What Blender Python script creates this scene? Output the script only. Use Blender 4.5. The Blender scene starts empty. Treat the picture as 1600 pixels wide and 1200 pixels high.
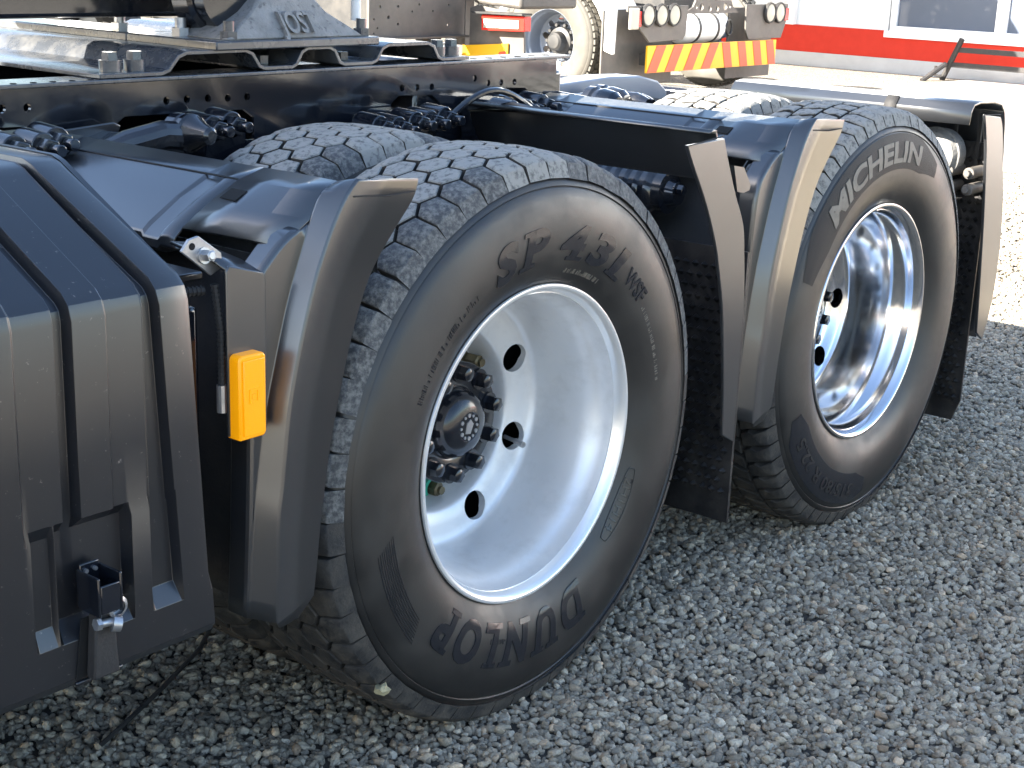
import bpy, bmesh, math, random
import numpy as np
from mathutils import Matrix, Vector, noise
rnd = random.Random(7)
R_ = math.radians
SC = bpy.context.scene
COL = SC.collection

# ------------------------------------------------------------------ camera, sky, sun, exposure
cam = bpy.data.cameras.new('camera'); cam.sensor_width = 36.0; cam.lens = 2340.97 / 1600 * 36
cam.clip_start = 0.05; cam.clip_end = 900
co = bpy.data.objects.new('camera', cam); COL.objects.link(co); SC.camera = co
rx, ux, fx = (0.634002, -0.772551, 0.034727), (0.196551, 0.204408, 0.958950), (-0.747936, -0.601151, 0.281441)
co.matrix_world = Matrix(((rx[0], ux[0], fx[0], -2.0404), (rx[1], ux[1], fx[1], -1.58982), (rx[2], ux[2], fx[2], 1.39907), (0, 0, 0, 1)))

SUN_EL, SUN_AZ = R_(27.5), math.atan2(-1.0, 0.45)
W = bpy.data.worlds.new('World'); SC.world = W; W.use_nodes = True
nt = W.node_tree; nt.nodes.clear()
sky = nt.nodes.new('ShaderNodeTexSky'); sky.sky_type = 'NISHITA'; sky.sun_disc = False
sky.sun_elevation = SUN_EL; sky.sun_rotation = SUN_AZ; sky.air_density = 1.0; sky.dust_density = 1.2; sky.ozone_density = 1.6
bg = nt.nodes.new('ShaderNodeBackground'); bg.inputs[1].default_value = 0.072
wo = nt.nodes.new('ShaderNodeOutputWorld')
nt.links.new(sky.outputs[0], bg.inputs[0]); nt.links.new(bg.outputs[0], wo.inputs[0])
sl = bpy.data.lights.new('sun', 'SUN'); sl.energy = 5.0; sl.angle = R_(0.5); sl.color = (1.0, 0.93, 0.82)
so = bpy.data.objects.new('sun', sl); COL.objects.link(so)
to_sun = Vector((math.sin(SUN_AZ) * math.cos(SUN_EL), math.cos(SUN_AZ) * math.cos(SUN_EL), math.sin(SUN_EL)))
so.rotation_euler = to_sun.to_track_quat('Z', 'Y').to_euler()
vs = SC.view_settings; vs.view_transform = 'Standard'; vs.look = 'None'; vs.gamma = 1.0; vs.use_curve_mapping = False
vs.exposure = 2.85
SC.cycles.max_bounces = 8; SC.cycles.glossy_bounces = 5; SC.cycles.diffuse_bounces = 4

# ------------------------------------------------------------------ materials
MATS = {}
def mat(name, col, rough=0.5, metal=0.0, spec=0.5, coat=0.0, emis=None, vary=0.0, vscale=8.0, dust=None, dscale=12.0, damt=0.5, dlow=0.45, dhigh=0.7,
        bump=0.0, bscale=60.0, rvary=0.0, transm=0.0, crough=.08, objrand=0.0):
    m = bpy.data.materials.new(name); m.use_nodes = True; MATS[name] = m
    n = m.node_tree.nodes; L = m.node_tree.links; b = n['Principled BSDF']
    b.inputs['Base Color'].default_value = (*col, 1); b.inputs['Roughness'].default_value = rough
    b.inputs['Metallic'].default_value = metal; b.inputs['Specular IOR Level'].default_value = spec
    b.inputs['Coat Weight'].default_value = coat; b.inputs['Coat Roughness'].default_value = crough
    b.inputs['Transmission Weight'].default_value = transm
    if emis: b.inputs['Emission Color'].default_value = (*emis, 1); b.inputs['Emission Strength'].default_value = 1
    geo = n.new('ShaderNodeNewGeometry')
    def noi(scale, detail=5, rough_=0.6):
        t = n.new('ShaderNodeTexNoise'); t.inputs['Scale'].default_value = scale; t.inputs['Detail'].default_value = detail
        t.inputs['Roughness'].default_value = rough_; L.new(geo.outputs['Position'], t.inputs['Vector']); return t.outputs['Fac']
    def ramp(v, a, b_, lo=0.0, hi=1.0):
        r = n.new('ShaderNodeMapRange'); r.inputs['From Min'].default_value = a; r.inputs['From Max'].default_value = b_
        r.inputs['To Min'].default_value = lo; r.inputs['To Max'].default_value = hi; L.new(v, r.inputs['Value']); return r.outputs['Result']
    c = None
    if vary > 0:
        mx = n.new('ShaderNodeMix'); mx.data_type = 'RGBA'
        mx.inputs[6].default_value = (*[x * (1 - vary) for x in col], 1); mx.inputs[7].default_value = (*[min(1, x * (1 + vary)) for x in col], 1)
        L.new(ramp(noi(vscale), .3, .7), mx.inputs[0]); c = mx.outputs[2]
    if objrand > 0:
        oi = n.new('ShaderNodeObjectInfo'); mx = n.new('ShaderNodeMix'); mx.data_type = 'RGBA'; mx.blend_type = 'MULTIPLY'; mx.inputs[0].default_value = 1
        if c: L.new(c, mx.inputs[6])
        else: mx.inputs[6].default_value = (*col, 1)
        cc = n.new('ShaderNodeCombineColor'); rr = ramp(oi.outputs['Random'], 0, 1, 1 - objrand, 1 + objrand)
        for i in range(3): L.new(rr, cc.inputs[i])
        L.new(cc.outputs[0], mx.inputs[7]); c = mx.outputs[2]
    if dust:
        mx = n.new('ShaderNodeMix'); mx.data_type = 'RGBA'
        if c: L.new(c, mx.inputs[6])
        else: mx.inputs[6].default_value = (*col, 1)
        mx.inputs[7].default_value = (*dust, 1)
        f = ramp(noi(dscale, 8, .68), dlow, dhigh, 0, damt); L.new(f, mx.inputs[0]); c = mx.outputs[2]
        ra = n.new('ShaderNodeMath'); ra.operation = 'MULTIPLY_ADD'; ra.use_clamp = True
        L.new(f, ra.inputs[0]); ra.inputs[1].default_value = 0.45; ra.inputs[2].default_value = rough; L.new(ra.outputs[0], b.inputs['Roughness'])
    elif rvary > 0:
        L.new(ramp(noi(18, 6), .3, .7, max(0.02, rough - rvary), rough + rvary), b.inputs['Roughness'])
    if c: L.new(c, b.inputs['Base Color'])
    if bump > 0:
        bp = n.new('ShaderNodeBump'); bp.inputs['Strength'].default_value = bump; bp.inputs['Distance'].default_value = 0.004
        L.new(noi(bscale, 4), bp.inputs['Height']); L.new(bp.outputs[0], b.inputs['Normal'])
    return m

mat('plastic', (.020, .021, .023), .30, vary=.12, vscale=5, spec=1.0, coat=.8, crough=.18)
mat('box_plastic', (.010, .011, .014), .32, crough=.22, vary=.12, vscale=4, dust=(.24, .22, .19), dscale=95, damt=.6, dlow=.645, dhigh=.70, spec=.7, coat=.4)
mat('black_paint', (.008, .010, .015), .13, coat=.7, dust=(.075, .065, .05), dscale=9, damt=.45, dlow=.5, dhigh=.8, bump=.05, bscale=35)
mat('grey_paint', (.050, .056, .066), .24, coat=.5, vary=.1, bump=.12, bscale=60, dust=(.20, .19, .17), dscale=14, damt=.45)
mat('black_rubber', (.018, .018, .019), .7, bump=.3, bscale=160, dust=(.08, .07, .06), dscale=10, damt=.35)
mat('tyre_side', (.010, .0097, .0095), .40, vary=.2, vscale=7, dust=(.034, .030, .025), dscale=5, damt=.55, dlow=.45, dhigh=.7, bump=.04, bscale=260, spec=.75)
mat('tyre_letter', (.013, .014, .018), .26, spec=.6)
mat('tyre_letter_pale', (.15, .135, .11), .6, vary=.2, vscale=60)
mat('tyre_band', (.012, .012, .013), .6, spec=.3, bump=.2, bscale=900)
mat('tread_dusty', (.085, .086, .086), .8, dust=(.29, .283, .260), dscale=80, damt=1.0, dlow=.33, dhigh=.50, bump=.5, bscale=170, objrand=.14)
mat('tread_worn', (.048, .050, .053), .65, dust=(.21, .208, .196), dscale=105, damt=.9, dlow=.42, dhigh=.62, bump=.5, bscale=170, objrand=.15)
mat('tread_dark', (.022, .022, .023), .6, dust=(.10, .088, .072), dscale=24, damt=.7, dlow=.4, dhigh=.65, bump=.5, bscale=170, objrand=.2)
mat('tread_base', (.022, .021, .02), .85, dust=(.07, .062, .052), dscale=18, damt=.7, bump=.3, bscale=100)
mat('rim_silver', (.80, .80, .80), .42, metal=.45, vary=.04, vscale=6, dust=(.42, .405, .37), dscale=11, damt=.38, dlow=.48, dhigh=.78)
mat('rim_lip', (.90, .90, .89), .28, metal=.6)
mat('rim_chrome', (.84, .84, .85), .13, metal=1.0, dust=(.50, .49, .47), dscale=26, damt=.22, dlow=.52, dhigh=.8)
mat('hub_black', (.010, .012, .017), .16, coat=.4, dust=(.07, .065, .06), dscale=30, damt=.25)
mat('nut_olive', (.16, .13, .075), .42, metal=.6, vary=.3, vscale=50)
mat('green', (.03, .34, .23), .45)
mat('steel', (.46, .47, .49), .32, metal=.8, dust=(.25, .24, .22), dscale=40, damt=.4)
mat('amber', (.90, .36, .004), .22, spec=.6, bump=.1, bscale=500, emis=(.05, .018, .0))
mat('cast', (.22, .215, .205), .6, vary=.18, vscale=30, bump=.9, bscale=55, dust=(.08, .08, .085), dscale=70, damt=.7, dlow=.56, dhigh=.66)
mat('pebble_ground', (.10, .092, .082), .95, vary=.4, vscale=30, bump=1, bscale=70)
mat('gap_shade', (.060, .054, .045), .95, vary=.4, vscale=40, bump=1, bscale=150)  # dark colour standing in for shade between the pebbles
mat('concrete', (.42, .39, .34), .9, vary=.12, vscale=1.5)
mat('red_paint', (.52, .045, .030), .9, spec=.08, vary=.05)
mat('wall_white', (.74, .77, .80), .9, spec=.1, vary=.03, vscale=2)
mat('plinth_grey', (.48, .49, .50), .8, spec=.2, vary=.08, vscale=3)
mat('frame_white', (.85, .86, .87), .4)
mat('glass', (.12, .14, .18), .04, spec=.5)
mat('dark_steel', (.030, .029, .030), .55, spec=.3, dust=(.09, .08, .07), dscale=6, damt=.4)
mat('truck_grey', (.085, .078, .070), .5, vary=.25, vscale=4, dust=(.19, .165, .14), dscale=5, damt=.6)
mat('truck_dark', (.020, .020, .020), .5, dust=(.08, .07, .058), dscale=6, damt=.6)
mat('dusty_tyre', (.078, .072, .060), .7, vary=.2, vscale=10)
mat('rim_bluegrey', (.22, .25, .30), .4, metal=.3)
mat('white_plastic', (.78, .77, .74), .45)
mat('tank_white', (.80, .81, .82), .18, coat=.5)
mat('yellow', (.78, .42, .006), .45)
mat('orange_red', (.62, .075, .022), .4)
mat('lamp_red', (.62, .03, .02), .2)
mat('lamp_lens', (.42, .40, .33), .2)
mat('mudflap', (.014, .014, .015), .38, bump=.5, bscale=80, dust=(.09, .08, .07), dscale=12, damt=.35)
mat('black_hole', (.004, .004, .004), .9)
mat('cab_paint', (.70, .71, .72), .3, coat=.4)
mat('stone_yellow', (.34, .30, .18), .8, vary=.2, vscale=60)

# ------------------------------------------------------------------ mesh helpers
class G:
    def __init__(s): s.v = []; s.f = []
    def add(s, v, f):
        o = len(s.v); s.v += [tuple(map(float, p)) for p in v]; s.f += [tuple(i + o for i in q) for q in f]; return s
    def box(s, x0, x1, y0, y1, z0, z1):
        v = [(x, y, z) for z in (z0, z1) for y in (y0, y1) for x in (x0, x1)]
        return s.add(v, [(0, 2, 3, 1), (4, 5, 7, 6), (0, 1, 5, 4), (2, 6, 7, 3), (0, 4, 6, 2), (1, 3, 7, 5)])
    def lathe(s, prof, n=48, c=(0, 0, 0), ax='y', close=False):
        k = len(prof); v = []
        for i in range(n):
            a = 2 * math.pi * i / n; ca, sa = math.cos(a), math.sin(a)
            for r, h in prof:
                p = {'y': (r * ca, h, r * sa), 'x': (h, r * ca, r * sa), 'z': (r * ca, r * sa, h)}[ax]
                v.append((p[0] + c[0], p[1] + c[1], p[2] + c[2]))
        f = []
        for i in range(n):
            j = (i + 1) % n
            for q in range(k - 1 if not close else k):
                q2 = (q + 1) % k; f.append((i * k + q, i * k + q2, j * k + q2, j * k + q))
        return s.add(v, f)
    def cyl(s, p0, p1, r0, r1=None, n=16, ph=0.0):
        r1 = r0 if r1 is None else r1
        p0 = Vector(p0); p1 = Vector(p1); d = (p1 - p0).normalized()
        a = d.orthogonal().normalized(); b = d.cross(a)
        v = []
        for p, r in ((p0, r0), (p1, r1)):
            for i in range(n):
                t = 2 * math.pi * i / n + ph; v.append(p + a * (r * math.cos(t)) + b * (r * math.sin(t)))
        f = [(i, (i + 1) % n, n + (i + 1) % n, n + i) for i in range(n)] + [tuple(range(n - 1, -1, -1)), tuple(range(n, 2 * n))]
        return s.add(v, f)
    def tube(s, pts, r, n=10):
        P = [Vector(p) for p in pts]; v = []; prev = None
        for i, p in enumerate(P):
            d = (P[min(i + 1, len(P) - 1)] - P[max(i - 1, 0)]).normalized()
            if prev is None: a = d.orthogonal().normalized()
            else: a = (prev - d * prev.dot(d)).normalized()
            prev = a; b = d.cross(a)
            for j in range(n):
                t = 2 * math.pi * j / n; v.append(p + a * (r * math.cos(t)) + b * (r * math.sin(t)))
        f = [(i * n + j, i * n + (j + 1) % n, (i + 1) * n + (j + 1) % n, (i + 1) * n + j) for i in range(len(P) - 1) for j in range(n)]
        f += [tuple(range(n - 1, -1, -1)), tuple((len(P) - 1) * n + j for j in range(n))]
        return s.add(v, f)
    def prism(s, poly, ax, a, b):
        n = len(poly); v = []
        for h in (a, b):
            for p, q in poly: v.append({'y': (p, h, q), 'x': (h, p, q), 'z': (p, q, h)}[ax])
        return s.add(v, [tuple(range(n)), tuple(range(2 * n - 1, n - 1, -1))] + [(i, (i + 1) % n, n + (i + 1) % n, n + i) for i in range(n)])
    def rows(s, rows):
        k = len(rows[0]); v = [p for r in rows for p in r]
        return s.add(v, [(i * k + j, i * k + j + 1, (i + 1) * k + j + 1, (i + 1) * k + j) for i in range(len(rows) - 1) for j in range(k - 1)])
    def bolt(s, base, d, r, h, washer=True):
        b = Vector(base); d = Vector(d).normalized()
        if washer: s.cyl(b, b + d * h * .18, r * 1.35, n=16); b = b + d * h * .18
        s.cyl(b, b + d * h * .82, r, r * .97, n=6); s.cyl(b + d * h * .82, b + d * h * .9, r * .85, r * .6, n=12)
        return s

WP = {}                                        # world position of each empty / part
def link(name, data, loc, parent=None):
    o = bpy.data.objects.new(name, data); COL.objects.link(o); w = Vector(loc); WP[o] = w
    o.location = w if parent is None else w - WP[parent]; o.parent = parent; return o
def finish(me, angle=32):
    bm = bmesh.new(); bm.from_mesh(me); bmesh.ops.remove_doubles(bm, verts=bm.verts, dist=2e-6); bmesh.ops.recalc_face_normals(bm, faces=bm.faces); bm.to_mesh(me); bm.free()
    me.polygons.foreach_set('use_smooth', [True] * len(me.polygons)); me.set_sharp_from_angle(angle=R_(angle)); me.update()
def build(name, g, m, parent=None, angle=32, bevel=0.0, solid=0.0, seg=2, org=None, sub=0):
    a = np.array(g.v, dtype=float); lo, hi = a.min(0), a.max(0)
    c = Vector(org) if org is not None else Vector(((lo[0] + hi[0]) / 2, (lo[1] + hi[1]) / 2, lo[2]))
    me = bpy.data.meshes.new(name); me.from_pydata([tuple(p) for p in a - np.array(c)], [], g.f); finish(me, angle)
    me.materials.append(MATS[m]); o = link(name, me, c, parent)
    if bevel:
        k = o.modifiers.new('edges', 'BEVEL'); k.width = bevel; k.segments = seg; k.limit_method = 'ANGLE'; k.angle_limit = R_(28); k.use_clamp_overlap = not solid
    if solid:
        k = o.modifiers.new('thickness', 'SOLIDIFY'); k.thickness = solid; k.offset = 0; k.use_even_offset = not bevel
    return o
def empty(name, loc, parent=None):
    o = link(name, None, loc, parent); o.empty_display_size = .2; return o
def tag(o, label, cat, group=None):
    o['label'] = label; o['category'] = cat
    if group: o['group'] = group
    return o
def cut(g, cutters, name='tmp'):
    """real openings: subtracts each cutter shape from g and returns the result as a new G"""
    def tmpo(gg):
        me = bpy.data.meshes.new('tmp'); me.from_pydata(gg.v, [], gg.f); bm = bmesh.new(); bm.from_mesh(me)
        bmesh.ops.recalc_face_normals(bm, faces=bm.faces); bm.to_mesh(me); bm.free()
        o = bpy.data.objects.new('tmp', me); COL.objects.link(o); return o
    a = tmpo(g); c = G()
    for q in cutters: c.add(q.v, q.f)
    b = tmpo(c); k = a.modifiers.new('b', 'BOOLEAN'); k.object = b; k.operation = 'DIFFERENCE'; k.solver = 'EXACT'
    dg = bpy.context.evaluated_depsgraph_get(); e = a.evaluated_get(dg); me = e.to_mesh()
    r = G().add([v.co[:] for v in me.vertices], [tuple(p.vertices) for p in me.polygons]); e.to_mesh_clear()
    for o in (a, b):
        d = o.data; bpy.data.objects.remove(o); bpy.data.meshes.remove(d)
    return r

# ------------------------------------------------------------------ the setting: ground, concrete, gravel
def structure(o): o['kind'] = 'structure'; return o
g = G().add([(-260, -260, 0), (260, -260, 0), (260, 260, 0), (-260, 260, 0)], [(0, 1, 2, 3)])
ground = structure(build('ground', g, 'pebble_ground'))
gm = MATS['pebble_ground']; n = gm.node_tree.nodes; L = gm.node_tree.links; b = n['Principled BSDF']
geo = n.new('ShaderNodeNewGeometry'); vo = n.new('ShaderNodeTexVoronoi'); vo.inputs['Scale'].default_value = 62
L.new(geo.outputs['Position'], vo.inputs['Vector'])
hs = n.new('ShaderNodeValToRGB'); e = hs.color_ramp.elements
e[0].color = (.22, .19, .155, 1); e[1].color = (.50, .44, .36, 1); e.new(.5).color = (.37, .325, .265, 1)
sp = n.new('ShaderNodeSeparateColor'); L.new(vo.outputs['Color'], sp.inputs[0]); L.new(sp.outputs[0], hs.inputs[0])
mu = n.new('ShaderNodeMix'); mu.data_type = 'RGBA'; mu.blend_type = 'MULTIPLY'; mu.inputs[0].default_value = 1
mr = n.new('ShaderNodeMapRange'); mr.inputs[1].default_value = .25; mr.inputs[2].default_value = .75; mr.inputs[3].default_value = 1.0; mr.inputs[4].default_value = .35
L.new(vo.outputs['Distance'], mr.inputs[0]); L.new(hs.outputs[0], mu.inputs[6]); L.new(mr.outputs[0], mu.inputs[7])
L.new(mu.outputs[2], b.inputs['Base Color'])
bp = n.new('ShaderNodeBump'); bp.inputs['Strength'].default_value = 1; bp.inputs['Distance'].default_value = .012; bp.invert = True
L.new(vo.outputs['Distance'], bp.inputs['Height']); L.new(bp.outputs[0], b.inputs['Normal'])
structure(build('concrete_apron', G().add([(8.2, -30, .004), (16.0, -30, .004), (16.0, 5.9, .004), (8.2, 5.9, .004)], [(0, 1, 2, 3)]), 'concrete'))

structure(build('gap_shade', G().add([(-2.6, -1.6, .003), (4.6, -1.6, .003), (4.6, 1.6, .003), (-2.6, 1.6, .003)], [(0, 1, 2, 3)]), 'gap_shade'))  # dark sheet under the pebbles, paints their gaps in shade
def gravel():
    r = np.random.RandomState(3); P = []
    def scatter(x0, x1, y0, y1, den, s0, s1, z):
        k = int((x1 - x0) * (y1 - y0) * den)
        xy = r.rand(k, 2) * [x1 - x0, y1 - y0] + [x0, y0]
        s = s0 + (s1 - s0) * r.rand(k) ** 2.0
        P.append(np.c_[xy, s * z + r.rand(k) * .005, s])
    scatter(-2.0, 2.2, -1.25, 1.1, 7600, .0042, .0086, .35)
    scatter(-2.0, 2.2, -1.25, 1.1, 4300, .0048, .0102, .95)
    scatter(2.2, 4.6, -.9, 1.4, 6200, .005, .0102, .5)
    scatter(4.6, 8.2, -.9, 2.2, 2600, .0065, .012, .5)
    P = np.concatenate(P); k = len(P)
    me = bpy.data.meshes.new('gravel'); me.vertices.add(k); me.vertices.foreach_set('co', P[:, :3].ravel())
    for nm, ty, d in (('size', 'FLOAT', P[:, 3]), ('pick', 'INT', r.randint(0, 6, k)), ('tone', 'FLOAT', r.rand(k)), ('hue', 'FLOAT', r.rand(k))):
        at = me.attributes.new(nm, ty, 'POINT'); at.data.foreach_set('value', d)
    ro = np.c_[r.normal(0, .35, k), r.normal(0, .35, k), r.rand(k) * 6.283]
    at = me.attributes.new('turn', 'FLOAT_VECTOR', 'POINT'); at.data.foreach_set('vector', ro.ravel())
    o = link('gravel', me, (0, 0, 0)); o['kind'] = 'stuff'
    m = bpy.data.materials.new('pebbles'); m.use_nodes = True; n = m.node_tree.nodes; L = m.node_tree.links; b = n['Principled BSDF']
    b.inputs['Roughness'].default_value = .78
    at = n.new('ShaderNodeAttribute'); at.attribute_type = 'INSTANCER'; at.attribute_name = 'tone'
    ah = n.new('ShaderNodeAttribute'); ah.attribute_type = 'INSTANCER'; ah.attribute_name = 'hue'
    cr = n.new('ShaderNodeValToRGB'); e = cr.color_ramp.elements; e[0].color = (.185, .158, .120, 1); e[1].color = (.54, .47, .36, 1)
    e.new(.35).color = (.295, .254, .192, 1); e.new(.8).color = (.390, .338, .257, 1)
    ch = n.new('ShaderNodeValToRGB'); e = ch.color_ramp.elements; e[0].color = (.95, .99, 1.04, 1); e[1].color = (1.14, .98, .86, 1); e.new(.86).color = (1.01, 1.0, .97, 1)
    mx = n.new('ShaderNodeMix'); mx.data_type = 'RGBA'; mx.blend_type = 'MULTIPLY'; mx.inputs[0].default_value = 1
    L.new(at.outputs['Fac'], cr.inputs[0]); L.new(ah.outputs['Fac'], ch.inputs[0]); L.new(cr.outputs[0], mx.inputs[6]); L.new(ch.outputs[0], mx.inputs[7])
    ge = n.new('ShaderNodeNewGeometry'); tn = n.new('ShaderNodeTexNoise'); tn.inputs['Scale'].default_value = 260; tn.inputs['Detail'].default_value = 4; L.new(ge.outputs['Position'], tn.inputs['Vector'])
    m2 = n.new('ShaderNodeMix'); m2.data_type = 'RGBA'; m2.blend_type = 'MULTIPLY'; m2.inputs[0].default_value = 1
    mr = n.new('ShaderNodeMapRange'); mr.inputs[1].default_value = .3; mr.inputs[2].default_value = .7; mr.inputs[3].default_value = .78; mr.inputs[4].default_value = 1.18
    L.new(tn.outputs['Fac'], mr.inputs[0]); L.new(mx.outputs[2], m2.inputs[6]); L.new(mr.outputs[0], m2.inputs[7]); L.new(m2.outputs[2], b.inputs['Base Color'])
    t = bpy.data.node_groups.new('gravel_scatter', 'GeometryNodeTree')
    t.interface.new_socket('Geometry', in_out='INPUT', socket_type='NodeSocketGeometry'); t.interface.new_socket('Geometry', in_out='OUTPUT', socket_type='NodeSocketGeometry')
    N = t.nodes.new; K = t.links.new; gi = N('NodeGroupInput'); go = N('NodeGroupOutput'); g2i = N('GeometryNodeGeometryToInstance')
    for i in range(6):
        ico = N('GeometryNodeMeshIcoSphere'); ico.inputs['Subdivisions'].default_value = 3; ico.inputs['Radius'].default_value = 1
        pos = N('GeometryNodeInputPosition'); nz = N('ShaderNodeTexNoise'); nz.inputs['Scale'].default_value = .95; nz.inputs['Detail'].default_value = 2
        ad = N('ShaderNodeVectorMath'); ad.inputs[1].default_value = (i * 7.3, i * 3.1, i * 5.7); K(pos.outputs[0], ad.inputs[0]); K(ad.outputs[0], nz.inputs['Vector'])
        su = N('ShaderNodeVectorMath'); su.operation = 'SUBTRACT'; su.inputs[1].default_value = (.5, .5, .5); K(nz.outputs['Color'], su.inputs[0])
        sc = N('ShaderNodeVectorMath'); sc.operation = 'SCALE'; sc.inputs['Scale'].default_value = 1.5; K(su.outputs[0], sc.inputs[0])
        sq = N('ShaderNodeVectorMath'); sq.operation = 'MULTIPLY'; sq.inputs[1].default_value = (1.15 + .1 * (i % 3), .95 - .1 * (i % 2), .68 + .06 * (i % 3))
        a2 = N('ShaderNodeVectorMath'); K(pos.outputs[0], a2.inputs[0]); K(sc.outputs[0], a2.inputs[1]); K(a2.outputs[0], sq.inputs[0])
        sp = N('GeometryNodeSetPosition'); K(ico.outputs[0], sp.inputs[0]); K(sq.outputs[0], sp.inputs['Position'])
        sh = N('GeometryNodeSetShadeSmooth'); K(sp.outputs[0], sh.inputs[0])
        sm = N('GeometryNodeSetMaterial'); sm.inputs['Material'].default_value = m; K(sh.outputs[0], sm.inputs[0])
        K(sm.outputs[0], g2i.inputs[0])
    def attr(nm, ty):
        a = N('GeometryNodeInputNamedAttribute'); a.data_type = ty; a.inputs[0].default_value = nm; return a.outputs[0]
    m2p = N('GeometryNodeMeshToPoints'); K(gi.outputs[0], m2p.inputs[0])
    ip = N('GeometryNodeInstanceOnPoints'); K(m2p.outputs[0], ip.inputs['Points']); K(g2i.outputs[0], ip.inputs['Instance'])
    ip.inputs['Pick Instance'].default_value = True; K(attr('pick', 'INT'), ip.inputs['Instance Index'])
    K(attr('turn', 'FLOAT_VECTOR'), ip.inputs['Rotation']); K(attr('size', 'FLOAT'), ip.inputs['Scale'])
    K(ip.outputs[0], go.inputs[0])
    o.modifiers.new('scatter', 'NODES').node_group = t
gravel()

# ------------------------------------------------------------------ showroom building
XW = 16.0
bld = tag(empty('showroom_building', (XW, 2.0, 0)), 'white showroom wall with a red band and grey plinth at the back right', 'building')
def wallbox(name, y0, y1, z0, z1, m, dx=0.0): return build(name, G().box(XW - dx, XW + .3, y0, y1, z0, z1), m, bld)
wallbox('plinth', -14, 16, 0, .18, 'plinth_grey', .03)
wallbox('red_band', -14, 16, .18, .52, 'red_paint', .015)
wallbox('wall', 7.03, 16, .52, 5.5, 'wall_white'); wallbox('wall', -14, 7.03, 3.2, 5.5, 'wall_white')
wallbox('wall', -14, -6.0, .52, 3.2, 'wall_white')
build('roof', G().box(XW - .5, XW + 9, -14.3, 16.3, 5.5, 5.7), 'plinth_grey', bld)
build('sun_shield', G().box(11.6, XW - .001, 6.9, 17, 2.42, 2.56), 'plinth_grey', bld)  # out-of-view slab added to keep the sun off the facade
build('back_wall', G().box(XW + 8.5, XW + 8.8, -14, 16, 0, 5.5), 'wall_white', bld)
build('pilaster', G().box(XW - .10, XW, 8.33, 8.44, .52, 5.5), 'frame_white', bld)
build('window_ledge', G().box(XW - .07, XW + .2, -6, 7.05, .44, .52), 'frame_white', bld)
for i in range(9):
    ya = 7.0 - i * 1.42; yb = ya - 1.42
    w = build('window', G().box(XW - .02, XW + .08, yb + 1.34, ya, .52, 3.2).box(XW - .02, XW + .08, yb, yb + .06, .52, 3.2).box(XW - .02, XW + .08, yb + .06, yb + 1.34, .52, .58).box(XW - .02, XW + .08, yb + .06, yb + 1.34, 3.1, 3.2), 'frame_white', bld)
    build('pane', G().box(XW + .025, XW + .04, yb + .06, yb + 1.34, .58, 3.1), 'glass', w)

# black steel ramp stand leaning by the showroom
st = tag(empty('steel_stand', (15.55, 5.2, 0)), 'low dark steel trestle stand with two rails in front of the showroom wall', 'stand')
for ys in (6.05, 3.9):
    build('leg', G().cyl((15.6, ys + .02, 0), (15.55, ys - .2, .50), .035, n=8), 'dark_steel', st)
    build('leg', G().cyl((15.2, ys + .1, 0), (15.5, ys - .05, .20), .03, n=8), 'dark_steel', st)
for z, y0 in ((.37, 5.93), (.19, 6.0)):
    build('rail', G().box(15.56, 15.62, 3.4, y0, z - .03, z + .03), 'dark_steel', st)
build('hook', G().tube([(15.5, 6.12, .17), (15.5, 6.12, .06), (15.52, 6.05, .05)], .02, 8), 'dark_steel', st)

# ------------------------------------------------------------------ tyres and wheels
RZ = .5257
def tyre_profile(full=True):
    return [(.286, .006), (.300, .0), (.312, -.008), (.335, -.020), (.362, -.026), (.392, -.0285), (.425, -.027), (.452, -.022), (.470, -.0155), (.4725, -.0125), (.4745, -.0145), (.484, -.0095), (.4865, -.0060),
            (.4885, -.0095), (.4975, -.0052), (.504, .003), (.509, .012), (.5135, .03), (.516, .07), (.517, .125), (.516, .18), (.5135, .22), (.509, .238), (.502, .249),
            (.485, .262), (.45, .274), (.40, .279), (.36, .274), (.33, .266), (.305, .252), (.286, .244)]
SIDE = tyre_profile()[:17]
def side_y(r):
    for (r0, y0), (r1, y1) in zip(SIDE, SIDE[1:]):
        if r0 <= r <= r1: return y0 + (y1 - y0) * (r - r0) / max(1e-9, r1 - r0)
    return 0.0

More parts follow.
